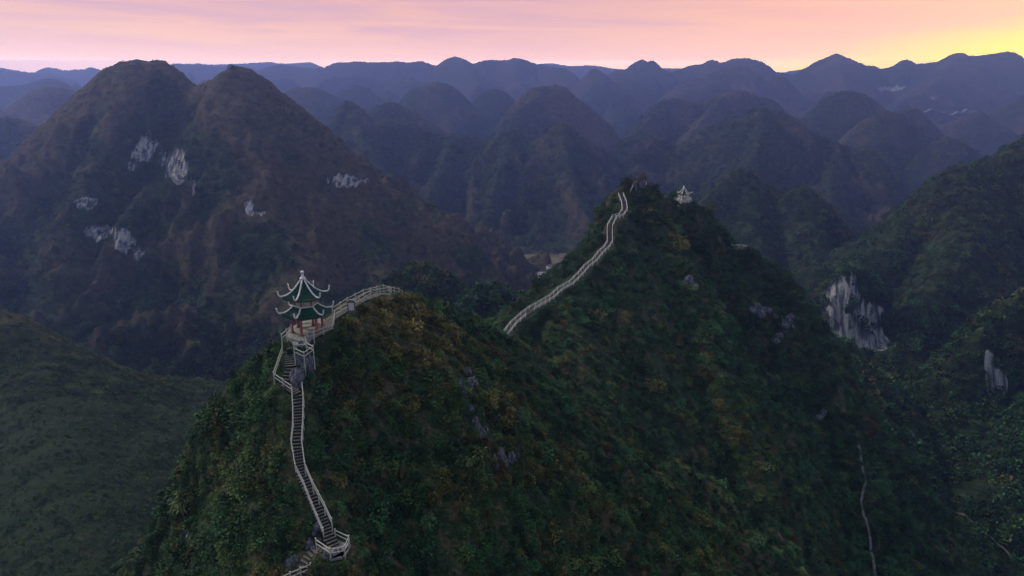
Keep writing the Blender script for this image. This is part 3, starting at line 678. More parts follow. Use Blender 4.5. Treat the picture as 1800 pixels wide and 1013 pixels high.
loop = [at_z(536.8,594.5,ZPF+.7), at_z(538.5,603,ZPF+.25), at_z(550.2,609,ZPF+.2), at_z(533.8,620.4,ZPF-.3), at_z(516.6,612,ZPF-.1)]
railing([lower(p) for p in loop], 'pale railing zigzag around the dark rocks just below the big pavilion', G1, extra_down=1.4)
railing([lower(p) for p in crest_front[:4]], 'pale railing on the right edge of the big pavilion terrace', G1)
railing([lower(p) for p in crest_front[3:]], 'front railing of the crest walk climbing right from the big pavilion', G1)
railing([lower(p) for p in crest_back], 'back railing of the crest walk climbing right from the big pavilion', G1)

# ------------------------------------------------------------------ steps
def resample(path, step):
    P = [np.array(p, float) for p in path]; out = [P[0]]; 
    for a, b in zip(P, P[1:]):
        L = np.linalg.norm((b-a)[:2]); k = max(1, int(round(L/step)))
        for i in range(1, k+1): out.append(a + (b-a)*i/k)
    return out
def stairway(path, w, label, individual=True, tread=0.30, name='stone_stairway', group=None, m=None, wv=0.04):
    m = m or M_STEP
    Q = resample(path, tread); t = thing(name, label, 'stairway', Q[0], group); rr = random.Random(len(Q))
    bm = bmesh.new() if not individual else None
    i = 0
    while i < len(Q)-1:
        a, b = Q[i], Q[i+1]; d = b-a; L = np.linalg.norm(d[:2]); ang = math.atan2(d[1], d[0])
        c = (a+b)/2; ztop = min(a[2], b[2]) + 0.03; ww = w*(1+rr.uniform(-wv, wv)); th = 0.16 + abs(d[2])*0.6
        if individual:
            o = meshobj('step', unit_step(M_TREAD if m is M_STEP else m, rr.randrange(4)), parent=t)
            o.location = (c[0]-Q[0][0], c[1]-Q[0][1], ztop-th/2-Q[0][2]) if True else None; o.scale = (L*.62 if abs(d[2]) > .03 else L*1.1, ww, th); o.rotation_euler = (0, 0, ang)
        else:
            mt = Matrix.Translation((c[0]-Q[0][0], c[1]-Q[0][1], ztop-th/2-Q[0][2])) @ Matrix.Rotation(ang, 4, 'Z')
            box_bm(bm, -L*.56, L*.56, -ww/2, ww/2, -th/2, th/2, mt)
        i += 1
    if not individual:
        o = meshobj('steps', bm_mesh('steps', bm, m), parent=t); o['kind'] = 'stuff'
    return t
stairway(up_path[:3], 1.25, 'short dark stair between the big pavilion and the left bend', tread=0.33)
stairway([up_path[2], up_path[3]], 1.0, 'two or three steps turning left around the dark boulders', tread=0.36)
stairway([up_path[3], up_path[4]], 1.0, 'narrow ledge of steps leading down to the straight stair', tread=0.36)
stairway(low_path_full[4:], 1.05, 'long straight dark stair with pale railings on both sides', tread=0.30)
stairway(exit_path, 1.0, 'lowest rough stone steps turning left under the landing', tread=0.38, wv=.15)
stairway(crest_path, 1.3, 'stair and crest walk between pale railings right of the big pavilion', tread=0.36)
bm = bmesh.new()
pp = [p - plat_c for p in plat]; ang = [math.atan2(p[1], p[0]) for p in pp]
hexv = [bm.verts.new((math.cos(a)*1.45, math.sin(a)*1.45, 0.02)) for a in sorted(ang + [ang[0]+3.6])]
f = bm.faces.new(hexv); r_ = bmesh.ops.extrude_face_region(bm, geom=[f]); bmesh.ops.translate(bm, vec=(0,0,-.25), verts=[v for v in r_['geom'] if isinstance(v, bmesh.types.BMVert)])
bmesh.ops.recalc_face_normals(bm, faces=bm.faces[:])
o = meshobj('landing', bm_mesh('landing', bm, M_STEP), plat_c); o['label'] = 'small stone landing inside the railing at the foot of the straight stair'; o['category'] = 'landing'

def offset_path(path, off):
    P = [np.array(p, float) for p in path]; out = []
    for i, p in enumerate(P):
        d = P[min(i+1, len(P)-1)] - P[max(i-1, 0)]; d = d[:2]/max(np.linalg.norm(d[:2]), 1e-6)
        out.append(p + np.array([-d[1]*off, d[0]*off, 0]))
    return out
stairway(far_path, 1.3, 'long pale-railed stairway climbing the ridge to the second peak', individual=False, tread=0.36, m=simple_mat('far_step', (0.09, 0.08, 0.08), .9, .5, 1.5))
railing(offset_path(far_path, 0.78), 'left railing of the long stairway up the second peak', G2, M_RAILW, r=0.065, maxgap=2.6, knob=False)
fr = offset_path(far_path, -0.78)
railing(fr[:4], 'lowest stretch of the right railing on the second peak stairway, by the saddle', G2, M_RAILW, r=0.065, maxgap=2.6, knob=False)
railing(fr[4:], 'right railing of the stairway up the second peak, above the gap', G2, M_RAILW, r=0.065, maxgap=2.6, knob=False)
tp = [lower(at(*q)) for q in ((1108.5,334,219),(1112,326,220.5),(1115,319.5,222),(1119,319,222.5))]
railing(tp, 'short white railing rising to the very top of the second peak', G2, M_RAILW, r=0.085, knob=False)
tp = [lower(at(*q)) for q in ((1131,319,223.5),(1136.5,319.5,224),(1136,325,222))]
railing(tp, 'small white corner railing right of the second peak top', G2, M_RAILW, r=0.085, knob=False)
z_ = LOOK[2]+1.0
tp = [at_z(x_, y_, z_) for x_, y_ in ((1283,431.5),(1285,430),(1299,430.3),(1307,431),(1313.5,432),(1313,434.5))]
railing([lower(p) for p in tp], 'thin white railing of the lookout on the right shoulder of the second peak', G2, M_RAILW, r=0.08, maxgap=3.0, knob=False)
lp = thing('lookout_platform', 'small grey lookout slab on the right shoulder of the second peak', 'platform', LOOK)
bm = bmesh.new(); box_bm(bm, -2.9, 2.9, -0.6, 2.0, -0.9, -0.05); meshobj('slab', bm_mesh('slab', bm, M_FLOOR), parent=lp)
bm = bmesh.new(); box_bm(bm, -.8, 1.4, -1.0, -0.6, -1.5, -0.2); meshobj('retaining_wall', bm_mesh('retaining_wall', bm, M_FLOOR), parent=lp)

# ------------------------------------------------------------------ pavilions
def hexpt(a0, k, r, z): a = a0 + k*math.pi/3; return Vector((math.cos(a)*r, math.sin(a)*r, z))
def roof(t, a0, r0, r1, z0, z1, lift, ntile, tile_m, ridge_m, tip_r, tip_z, rw, fascia=True):
    """concave hexagonal roof: r0,z0 top ring; r1,z1 eave"""
    NT = 12
    for k in range(6):
        bm = bmesh.new(); grid = []; ns = ntile*4
        for i in range(NT+1):
            tt = i/NT; row = []
            for j in range(ns+1):
                s = j/ns*2-1
                rr = r0 + (r1-r0)*tt; z = z1 + (z0-z1)*(1-tt)**1.75 + lift*abs(s)**5*tt**2.5
                a = hexpt(a0, k, rr, 0); b = hexpt(a0, k+1, rr, 0); p = a.lerp(b, (s+1)/2)
                # a tile row is a ridge running down the slope
                fr_ = math.cos(s*math.pi*ntile*(1.0)); z += 0.085*max(0, fr_)**0.8*(1 if rr > .4 else rr/.4)
                row.append(bm.verts.new((p.x, p.y, z)))
            grid.append(row)
        for i in range(NT):
            for j in range(ns): bm.faces.new((grid[i][j], grid[i+1][j], grid[i+1][j+1], grid[i][j+1]))
        top = meshobj('roof_slope', bm_mesh('roof_slope', bm, tile_m), parent=t)
        # eave board and underside
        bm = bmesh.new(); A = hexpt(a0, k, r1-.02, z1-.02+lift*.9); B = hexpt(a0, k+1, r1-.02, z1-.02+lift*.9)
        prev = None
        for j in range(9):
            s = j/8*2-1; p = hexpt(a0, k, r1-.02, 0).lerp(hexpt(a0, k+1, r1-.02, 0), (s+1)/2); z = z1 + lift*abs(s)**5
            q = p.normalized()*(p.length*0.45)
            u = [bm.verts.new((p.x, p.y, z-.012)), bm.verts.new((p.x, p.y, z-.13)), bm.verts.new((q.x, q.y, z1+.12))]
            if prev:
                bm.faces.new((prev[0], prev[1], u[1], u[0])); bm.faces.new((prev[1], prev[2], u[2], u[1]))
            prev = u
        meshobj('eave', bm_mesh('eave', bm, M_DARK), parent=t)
        # white hip ridge, curling up past the corner
        a = a0 + k*math.pi/3; pts = []; rad = []
        for i in range(9):
            tt = i/8*0.93; pts.append(hexpt(a0, k, r0+(r1-r0)*tt, z1+(z0-z1)*(1-tt)**1.75+lift*tt**2.5+rw*.7)); rad.append(rw)
        last = pts[-1]; dr = tip_r - math.hypot(last.x, last.y); dz = tip_z - last.z
        for i in range(1, 8):
            th = i/7; rr = math.hypot(last.x, last.y) + dr*math.sin(th*math.pi*0.56)*1.02
            z = last.z + dz*(1-math.cos(th*math.pi*0.5))**1.15 - 0.05*math.sin(th*math.pi)
            pts.append(Vector((math.cos(a)*rr, math.sin(a)*rr, z))); rad.append(rw*(1.05-.35*th))
        e = pts[-1]; pts.append(e + Vector((math.cos(a)*.12, math.sin(a)*.12, .05))); rad.append(rw*.8)
        bm = bmesh.new(); tube_bm(bm, pts, rad, 7)
        meshobj('roof_ridge', bm_mesh('roof_ridge', bm, ridge_m, True), parent=t)
def slab_poly(name, pts, ztop, th, m, t):
    bm = bmesh.new(); f = bm.faces.new([bm.verts.new((p[0], p[1], ztop)) for p in pts])
    r_ = bmesh.ops.extrude_face_region(bm, geom=[f]); bmesh.ops.translate(bm, vec=(0,0,-th), verts=[v for v in r_['geom'] if isinstance(v, bmesh.types.BMVert)])
    bmesh.ops.recalc_face_normals(bm, faces=bm.faces[:])
    return meshobj(name, bm_mesh(name, bm, m), parent=t)

def big_pavilion():
    t = thing('pavilion', 'two tiered hexagonal pavilion with green tiled roofs, white curled ridges and red columns', 'pavilion', PAG)
    a0 = -math.pi/2 - R(6)
    fl = [at_z(x_, y_, ZPF) - PAG for x_, y_ in ((502,590),(514,597),(528,599.5),(540,598),(552,590),(583,575),(585,565),(562,560),(530,565),(508,578))]
    slab_poly('terrace', fl, 0.0, 0.9, M_FLOOR, t)
    bm = bmesh.new()
    slab_poly('terrace_edge', [at_z(x_, y_, ZPF)-PAG for x_, y_ in ((513,597.5),(516,604),(536,604.5),(541,599))], -0.14, 0.5, M_FLOOR, t)
    for k in range(6):
        bm = bmesh.new(); p = hexpt(a0, k, 1.78, 0)
        lathe_bm(bm, [(.24,0),(.24,.16),(.19,.2),(.17,.25),(.165,1.3),(.155,2.55)], 14, p)
        meshobj('column', bm_mesh('column', bm, M_RED, True), parent=t)
    for k in range(6):
        a = hexpt(a0, k, 1.78, 2.28); b = hexpt(a0, k+1, 1.78, 2.28)
        if k != 0:
            bar('beam', a+t.location, b+t.location, 0.075, M_WOOD, t, 6)
        a = hexpt(a0, k, 1.78, 2.05); b = hexpt(a0, k+1, 1.78, 2.05)
        bar('tie_beam', a+t.location, b+t.location, 0.045, M_WOOD, t, 6)
    # bench rail along three far sides
    for k in (2, 3):
        a = hexpt(a0, k, 1.74, .42); b = hexpt(a0, k+1, 1.74, .42); ang = math.atan2(b.y-a.y, b.x-a.x); c = (a+b)/2
        bm = bmesh.new(); box_bm(bm, -(b-a).length/2+.2, (b-a).length/2-.2, -.16, .16, -.08, 0, Matrix.Translation(c) @ Matrix.Rotation(ang, 4, 'Z'))
        meshobj('bench', bm_mesh('bench', bm, M_STEP), parent=t)
    roof(t, a0, 1.32, 2.92, 3.34, 2.34, 0.22, 11, M_TILE, M_WHITE, 3.25, 3.22, .10)
    # collar of the lower roof
    for k in range(6):
        a = hexpt(a0, k, 1.34, 3.30); b = hexpt(a0, k+1, 1.34, 3.30)
        bar('ridge_collar', a+t.location, b+t.location, 0.10, M_WHITE, t, 7)
        bar('upper_column', hexpt(a0, k, 1.2, 3.2)+t.location, hexpt(a0, k, 1.2, 4.75)+t.location, 0.085, M_WOOD, t, 8)
        a = hexpt(a0, k, 1.13, 0); b = hexpt(a0, k+1, 1.13, 0); c = (a+b)/2; ang = math.atan2(b.y-a.y, b.x-a.x); L = (b-a).length/2
        bm = bmesh.new(); box_bm(bm, -L+.06, L-.06, -.03, .03, 3.3, 4.55, Matrix.Translation((c.x, c.y, 0)) @ Matrix.Rotation(ang, 4, 'Z'))
        meshobj('wall_panel', bm_mesh('wall_panel', bm, M_CREAM), parent=t)
        for s in (0, 1):
            q0 = hexpt(a0, k+s, 1.2, 3.95); q1 = q0.lerp(hexpt(a0, k+1-s, 1.2, 4.4), 0.3); q1.z = 4.4
            bar('bracket', q0+t.location, q1+t.location, 0.045, M_WOOD, t, 6)
    roof(t, a0, 0.12, 2.58, 6.55, 4.40, 0.18, 11, M_TILE, M_WHITE, 2.92, 5.25, .10)
    bm = bmesh.new(); lathe_bm(bm, [(.10,6.4),(.33,6.46),(.38,6.56),(.30,6.66),(.16,6.76),(.13,6.86),(.20,6.93),(.13,7.0),(.12,7.12),(.19,7.22),(.23,7.32),(.20,7.42),(.05,7.44)], 16)
    meshobj('finial', bm_mesh('finial', bm, M_WHITE, True), parent=t)
    # small lantern hanging inside
    bm = bmesh.new(); lathe_bm(bm, [(.04,2.0),(.14,2.05),(.17,2.2),(.14,2.34),(.04,2.4)], 10, (-.5, .2, 0))
    meshobj('lantern', bm_mesh('lantern', bm, M_WOOD, True), parent=t)
    return t
big_pavilion()
def small_pavilion():
    t = thing('pavilion', 'small single roofed white columned pavilion standing on the far peak', 'pavilion', PAG2)
    a0 = -math.pi/2 - R(30)
    bm = bmesh.new(); lathe_bm(bm, [(2.85,-.9),(2.95,-.1),(2.95,0)], 8); bmesh.ops.rotate(bm, verts=bm.verts[:], matrix=Matrix.Rotation(R(0), 3, 'Z'))
    meshobj('platform', bm_mesh('platform', bm, M_FLOOR), parent=t)
    for k in range(6):
        bm = bmesh.new(); lathe_bm(bm, [(.26,0),(.26,.2),(.19,.25),(.19,2.3)], 10, hexpt(a0, k, 1.62, 0)); meshobj('column', bm_mesh('column', bm, M_PINK, True), parent=t)
        a = hexpt(a0, k, 1.6, .45); b = hexpt(a0, k+1, 1.6, .45)
        if k in (2, 3, 4, 5): bar('seat', a+t.location, b+t.location, .12, M_RED, t, 6)
    roof(t, a0, 0.12, 2.15, 4.55, 2.35, 0.12, 7, M_TILE, M_RAILW, 3.0, 3.1, .13)
    bm = bmesh.new(); lathe_bm(bm, [(.1,4.4),(.32,4.5),(.3,4.7),(.15,4.85),(.22,5.0),(.05,5.2)], 10); meshobj('finial', bm_mesh('finial', bm, M_RAILW, True), parent=t)
    pts = [PAG2 + np.array([2.8*math.cos(a), 2.8*math.sin(a), 0.0]) for a in [R(d) for d in (-62, -20, 25, 70, 115, 160, 205, 238)]]
    railing(pts, 'white railing ring around the small far pavilion', G2, M_RAILW, r=0.10, maxgap=3, knob=False, h=.95)
    st = [PAG2+np.array([-1.6,-2.8,-.1]), PAG2+np.array([-2.9,-4.2,-1.3]), PAG2+np.array([-4.2,-4.8,-2.2])]
    stairway(st, 1.2, 'tiny pale steps at the left foot of the small far pavilion', individual=False, m=M_RAILW)
small_pavilion()

# ------------------------------------------------------------------ sign by the crest walk
def sign():
    c = at(618, 546, 83.3); yaw = R(6)
    t = thing('sign_board', 'white notice board with red characters in an arched grey concrete frame by the crest walk', 'sign', c); t.rotation_euler = (0, 0, yaw)
    bm = bmesh.new()
    W2 = .50
    prof = [(-W2, -1.0), (-W2, 1.12)] + [(-W2*math.cos(a_)*1.0, 1.12 + .28*math.sin(a_)) for a_ in np.linspace(.3, math.pi-.3, 7)] + [(W2, 1.12), (W2, -1.0)]
    f = bm.faces.new([bm.verts.new((x_, 0.0, z_)) for x_, z_ in prof]); r_ = bmesh.ops.extrude_face_region(bm, geom=[f])
    bmesh.ops.translate(bm, vec=(0,.22,0), verts=[v for v in r_['geom'] if isinstance(v, bmesh.types.BMVert)]); bmesh.ops.recalc_face_normals(bm, faces=bm.faces[:])
    meshobj('frame', bm_mesh('frame', bm, M_SLATE), parent=t)
    bm = bmesh.new(); tube_bm(bm, [(-.62,.1,1.05),(-.45,.1,1.30),(-.15,.1,1.45),(.2,.1,1.42),(.5,.1,1.22),(.72,.1,.92)], .075, 7); meshobj('arch', bm_mesh('arch', bm, M_RAIL, True), parent=t)
    bm = bmesh.new(); box_bm(bm, -.33, .33, -.045, -.004, .02, 1.0); b = meshobj('board', bm_mesh('board', bm, M_SIGN), parent=t)
    bm = bmesh.new(); rr = random.Random(5)
    for i in range(2):
        for j in range(4):
            cx, cz = -.15+.30*i, .88-.24*j
            for q in range(3): box_bm(bm, cx-.085, cx+.085, -.052, -.0465, cz-.07+.06*q, cz-.052+.06*q)
            box_bm(bm, cx-.012, cx+.012, -.054, -.0525, cz-.09, cz+.09)
            d = rr.uniform(.03, .07); box_bm(bm, cx-d, cx-d+.02, -.056, -.0545, cz-.09, cz+rr.uniform(0,.06))
    meshobj('lettering', bm_mesh('lettering', bm, M_SIGNR), parent=b)
sign()

# ------------------------------------------------------------------ rocks
def rock_mesh(seed, fin=1.0):
    bm = bmesh.new(); bmesh.ops.create_icosphere(bm, subdivisions=3, radius=1.0)
    o1 = seed*11.3
    for v in bm.verts:
        d = v.co.normalized()
        f = 0.62*float(ridged(np.array([d.x*1.2+o1]), np.array([d.y*1.2+d.z*.5-o1]), 1.0, 3)[0]) + 0.35*float(pn(np.array([d.x*3+o1]), np.array([d.z*2+d.y*3]))[0])
        g = float(pn(np.array([d.x*5+o1]), np.array([d.y*5-o1]))[0])
        v.co = Vector((d.x*(.55+f*.7), d.y*(.55+f*.7), d.z*(.7+f*.5)*fin + max(0, d.z)*g*.9*fin))
    return bm_mesh('rock', bm, M_ROCK)
ROCKS = [rock_mesh(i, 1.0+.25*(i % 3)) for i in range(6)]
def rock(px, py, size, label, group, parent=None, p=None, sz=1.0, flat=1.0):
    rr = random.Random(int(px*7+py*13)); q = hit(px, py) if p is None else p
    if parent is None:
        o = meshobj('rock', ROCKS[rr.randrange(6)], [float(c) for c in q]); o['label'] = label; o['category'] = 'rock'; o['group'] = group
    else:
        o = meshobj('rock', ROCKS[rr.randrange(6)], [float(q[i])-parent.location[i] for i in range(3)], parent)
    o.scale = (size*rr.uniform(.8,1.2), size*rr.uniform(.7,1.1), size*sz*rr.uniform(.8,1.3)); o.rotation_euler = (rr.uniform(-.25,.25), rr.uniform(-.25,.25), rr.uniform(0,6.28))
    return o
def outcrop(items, label, flat=1.0, sz=1.0):
    p0 = hit(*items[0][:2]); t = thing('rock_outcrop', label, 'rock outcrop', p0)
    for px, py, s_ in items: rock(px, py, s_, None, None, t, sz=sz)
outcrop([(521,628,.55),(529,632,.7),(524,640,.5)], 'dark purple grey boulders just right of the upper stair, under the railing loop', sz=1.25)
outcrop([(541,641,.75),(535,646,.6),(543,651,.6),(531,657,.5)], 'dark purple grey boulders right of and below the railing loop, farthest from the stair', sz=1.25)
outcrop([(519,664,.85),(527,668,.75),(522,680,.55)], 'big dark boulders standing at the head of the straight stair', sz=1.25)
outcrop([(536,603,.35),(540,609,.4),(530,607,.35)], 'small rocks inside the railing loop at the foot of the terrace')
outcrop([(559,925,.5),(553,937,.4),(562,950,.3)], 'rough grey rocks left of the last steps of the straight stair')
outcrop([(546,957,.45),(541,963,.35),(550,966,.3)], 'grey rocks above the lowest turning steps')
outcrop([(574,980,.45),(590,976,.5),(600,972,.4),(583,983,.4)], 'grey rock base under the bottom landing')
outcrop([(519,985,.5),(511,993,.5),(506,985,.35)], 'grey rocks left of the lowest steps near the bottom edge')
outcrop([(822,660,0.72),(830,676,0.96),(816,690,0.60),(838,668,0.54),(808,676,0.48)], 'grey jagged outcrop high on the near face between the two summits')
outcrop([(835,742,0.66),(845,765,0.78),(856,778,0.66),(828,720,0.48),(840,752,0.48)], 'broken grey rock streak in the middle of the near face')
outcrop([(872,824,0.60),(885,815,0.78),(898,806,0.72),(910,798,0.60),(880,800,0.72),(868,810,0.54)], 'pale lichened rock ledge slanting low on the near face')
outcrop([(318,925,0.48),(325,945,0.54),(322,965,0.48),(330,915,0.42),(314,905,0.42)], 'small grey rock rib on the shaded left flank')
outcrop([(1115,326,.9),(1121,322,.8),(1128,326,1.1),(1118,332,.8),(1133,328,.7)], 'pale rocks on the summit of the second peak', )
outcrop([(1210,495,1.6),(1222,505,1.4),(1270,545,1.6),(1272,535,1.3)], 'two small grey cliff scraps on the shaded upper face of the second peak', sz=.7)
outcrop([(1322,545,2.2),(1336,550,2.4),(1350,548,2.2),(1330,537,1.8),(1362,556,1.9)], 'layered dark cliff band below the right shoulder', sz=.6)
outcrop([(1370,590,1.3),(1378,576,2.0),(1386,564,2.2),(1364,600,1.5)], 'slanting grey cliff patch beside the right edge of the second peak', sz=.8)
outcrop([(1440,735,1.5),(1448,728,1.3)], 'tiny pale rock low on the right edge')

# ------------------------------------------------------------------ paths, road, village
def ribbon(pxs, w, name, label, m, h=.12, off=0.08, ymin=120):
    P = [hit(q[0], q[1], ymin) for q in pxs]; P = [p for p in P]; Q = []
    for a, b in zip(P, P[1:]):
        k = max(2, int(np.linalg.norm(b-a)/max(w*1.5, 1.5)))
        for i in range(min(k, 120)): Q.append(a+(b-a)*i/min(k,120))
    Q.append(P[-1]); Q = np.array(Q)
    zz, _, _ = height(Q[:, 0][None], Q[:, 1][None]); Q[:, 2] = zz[0] + off
    bm = bmesh.new(); rows = []
    for i, p in enumerate(Q):
        d = Q[min(i+1, len(Q)-1)] - Q[max(i-1, 0)]; d = d[:2]/max(np.linalg.norm(d[:2]), 1e-6); nx, ny = -d[1]*w/2, d[0]*w/2
        rows.append([bm.verts.new((p[0]+s*nx, p[1]+s*ny, p[2]+dz)) for s, dz in ((-1,-h),(-1,h),(1,h),(1,-h))])
    for a, b in zip(rows, rows[1:]):
        for k in range(4): bm.faces.new((a[k], b[k], b[(k+1) % 4], a[(k+1) % 4]))
    bmesh.ops.recalc_face_normals(bm, faces=bm.faces[:])
    o = meshobj(name, bm_mesh(name, bm, m)); o['kind'] = 'structure'; o['label'] = label
    return Q
FOOTP = ribbon([(1510,785),(1516,825),(1521,850),(1514,880),(1521,915),(1529,945),(1532,975),(1538,1013),(1540,1030)], .7, 'footpath', 'thin grey stepped footpath down the lower right valley', M_TRACK, .3, .2)
ribbon([(1640,858),(1690,905),(1730,940),(1770,972),(1812,1003)], .45, 'track', 'hair thin pale track crossing the lower right slope', M_TRACK, .3, .5)
ribbon([(1592,204),(1620,201),(1650,199),(1680,200),(1715,197)], 9, 'road', 'pale road crossing the far right valley side', simple_mat('pale_road', (.24,.22,.20), .9, .2, .05), 1.5, 3, 2050)

def house(px, py, w, d, h, label, yaw, wall, roofc, n=2):
    p = hit(px, py, 420); t = thing('house', label, 'house', p + np.array([0, 0, -.5]), 'houses of the village in the valley'); t.rotation_euler = (0, 0, yaw)
    bm = bmesh.new(); box_bm(bm, -w/2, w/2, -d/2, d/2, -3, h); meshobj('wall', bm_mesh('wall', bm, wall), parent=t)
    bm = bmesh.new(); v = [bm.verts.new(c) for c in ((-w/2-.4,-d/2-.4,h),(w/2+.4,-d/2-.4,h),(w/2+.4,d/2+.4,h),(-w/2-.4,d/2+.4,h),(-w/2-.4,0,h+1.8),(w/2+.4,0,h+1.8))]
    for f in ((0,1,5,4),(2,3,4,5),(0,4,3),(1,2,5),(3,2,1,0)): bm.faces.new([v[i] for i in f])
    meshobj('roof', bm_mesh('roof', bm, roofc), parent=t)
    for i in range(n):
        x_ = -w/2 + w*(i+.5)/n
        bm = bmesh.new(); box_bm(bm, x_-.6, x_+.6, -d/2-.06, -d/2+.05, h*.45, h*.45+1.6); meshobj('window', bm_mesh('window', bm, M_DARK), parent=t)
WH = simple_mat('whitewash', (.75,.72,.68), .8, .1, .5); RF = simple_mat('grey_roof', (.35,.33,.34), .8, .2, .5); RB = simple_mat('brown_roof', (.16,.11,.09), .8, .2, .5)
house(954,491,8,7,6,'white village house, left end of the cluster beside the terraces', .2, WH, RF)
house(961,494,9,7,7,'white village house, front of the cluster, largest gable', -.3, WH, RB)
house(967,488,7,7,9,'tall white village house at the right, partly behind the ridge slope', .1, WH, RF)
house(969,477,8,6,6,'pale village house highest on the terraces', .4, WH, RB)
house(964,483,6,6,4,'small brown roofed village hut in the middle of the cluster', -.5, M_CREAM, RB)

# ------------------------------------------------------------------ vegetation
def leaf_mat(name, stops, rough=0.7):
    m, nt, b = mat(name); n, l = nt.nodes, nt.links
    oi = n.new('ShaderNodeObjectInfo'); g = n.new('ShaderNodeNewGeometry')
    no = n.new('ShaderNodeTexNoise'); no.inputs['Scale'].default_value = 1.3; no.inputs['Detail'].default_value = 3; l.new(g.outputs['Position'], no.inputs['Vector'])
    f = M('ADD', M('MULTIPLY', oi.outputs['Random'], 0.55, nodes=n, links=l), M('MULTIPLY', no.outputs[0], 0.5, nodes=n, links=l), nodes=n, links=l)
    f = M('ADD', f, M('MULTIPLY', g.outputs['Random Per Island'], 0.25, nodes=n, links=l), nodes=n, links=l)
    f = M('SUBTRACT', f, 0.12, nodes=n, links=l)
    c = ramp(f, stops, n, l); l.new(c, b.inputs['Base Color']); b.inputs['Roughness'].default_value = rough; b.inputs['Specular IOR Level'].default_value = 0.2
    return m
L_DEEP = leaf_mat('deep_green_leaves', [(0.15,(0.004,0.013,0.007)),(0.5,(0.016,0.050,0.018)),(0.85,(0.052,0.140,0.048))])
L_MID = leaf_mat('mid_green_leaves', [(0.15,(0.008,0.018,0.007)),(0.5,(0.038,0.068,0.019)),(0.85,(0.115,0.165,0.045))])
L_OLIVE = leaf_mat('olive_leaves', [(0.15,(0.018,0.019,0.007)),(0.5,(0.068,0.064,0.020)),(0.85,(0.190,0.150,0.040))])
L_RUST = leaf_mat('rusty_leaves', [(0.15,(0.020,0.014,0.008)),(0.5,(0.072,0.044,0.020)),(0.85,(0.18,0.090,0.030))])
L_STRAW = leaf_mat('straw_grass', [(0.1,(0.040,0.036,0.016)),(0.5,(0.105,0.090,0.040)),(0.9,(0.22,0.18,0.085))])
def leaf_cloud(bm, n, rx, ry, rz, size, seed, droop=0.3, base=0.0, shell=0.55, elong=1.8):
    rg = np.random.default_rng(seed)
    for i in range(n):
        d = rg.normal(size=3); d /= np.linalg.norm(d); d[2] = abs(d[2])*1.0 if rg.random() < .85 else d[2]*.4
        rr = shell + (1-shell)*rg.random()
        rr *= 1 + .35*pn(np.array([d[0]*2+seed]), np.array([d[1]*2+d[2]*2-seed]))[0]*2
        c = Vector((d[0]*rx*rr, d[1]*ry*rr, base + d[2]*rz*rr))
        out = Vector(d); out.z -= droop; out += Vector(rg.normal(size=3)*.45); out.normalize()
        side = out.cross(Vector((0,0,1)) + Vector(rg.normal(size=3)*.5)); side.normalize()
        s = size*rg.uniform(.6, 1.35); tip = c + out*s*elong; mid_ = c + out*s*elong*.45
        up = side.cross(out)*s*.12
        v = [bm.verts.new(c), bm.verts.new(mid_+side*s*.5+up), bm.verts.new(tip), bm.verts.new(mid_-side*s*.5+up)]
        bm.faces.new(v)
def tuft(bm, n, h, seed, spread=.8):
    rg = np.random.default_rng(seed)
    for i in range(n):
        a = rg.uniform(0, 6.28); d = Vector((math.cos(a), math.sin(a), 0)); L = h*rg.uniform(.6,1.2); lean = rg.uniform(.2,1)*spread
        b0 = d*rg.uniform(0,.15)*h; side = Vector((-d.y, d.x, 0))*h*.035; prev = None
        for k in range(4):
            t = k/3; p = b0 + d*lean*L*t*t*.8 + Vector((0,0,L*(t - .35*lean*t*t)))
            w = side*(1-t*.9); u = (bm.verts.new(p+w), bm.verts.new(p-w))
            if prev: bm.faces.new((prev[0], prev[1], u[1], u[0]))
            prev = u
PROTO = bpy.data.collections.new('plants')
KINDS = []
def proto(name, m, build):
    bm = bmesh.new(); build(bm); me = bm_mesh(name, bm, m)
    o = bpy.data.objects.new('shrub_%03d' % len(KINDS), me); PROTO.objects.link(o); KINDS.append(name)
for mi, (nm, m) in enumerate((('deep', L_DEEP), ('mid', L_MID), ('olive', L_OLIVE), ('rust', L_RUST))):
    for v in range(3):
        sh = [(1.0,1.0,.85,.15,260),(1.15,.85,.65,.12,300),(.8,.9,1.15,.19,180)][v]
        proto(nm, m, lambda bm: leaf_cloud(bm, sh[4], sh[0], sh[1], sh[2], sh[3], mi*10+v+1, droop=[.35,.6,.15][v]))
for v in range(2): proto('straw', L_STRAW, lambda bm: tuft(bm, 110, 1.0, 50+v, 1.0))
# coarse ones for the far slopes: index 14..19
for mi, (nm, m) in enumerate((('far_deep', L_DEEP), ('far_mid', L_MID), ('far_olive', L_OLIVE))):
    for v in range(2): proto(nm, m, lambda bm: leaf_cloud(bm, 80, 1, 1, [.95,1.25][v], .34, 80+mi*5+v, droop=.2, shell=.6, elong=1.3))

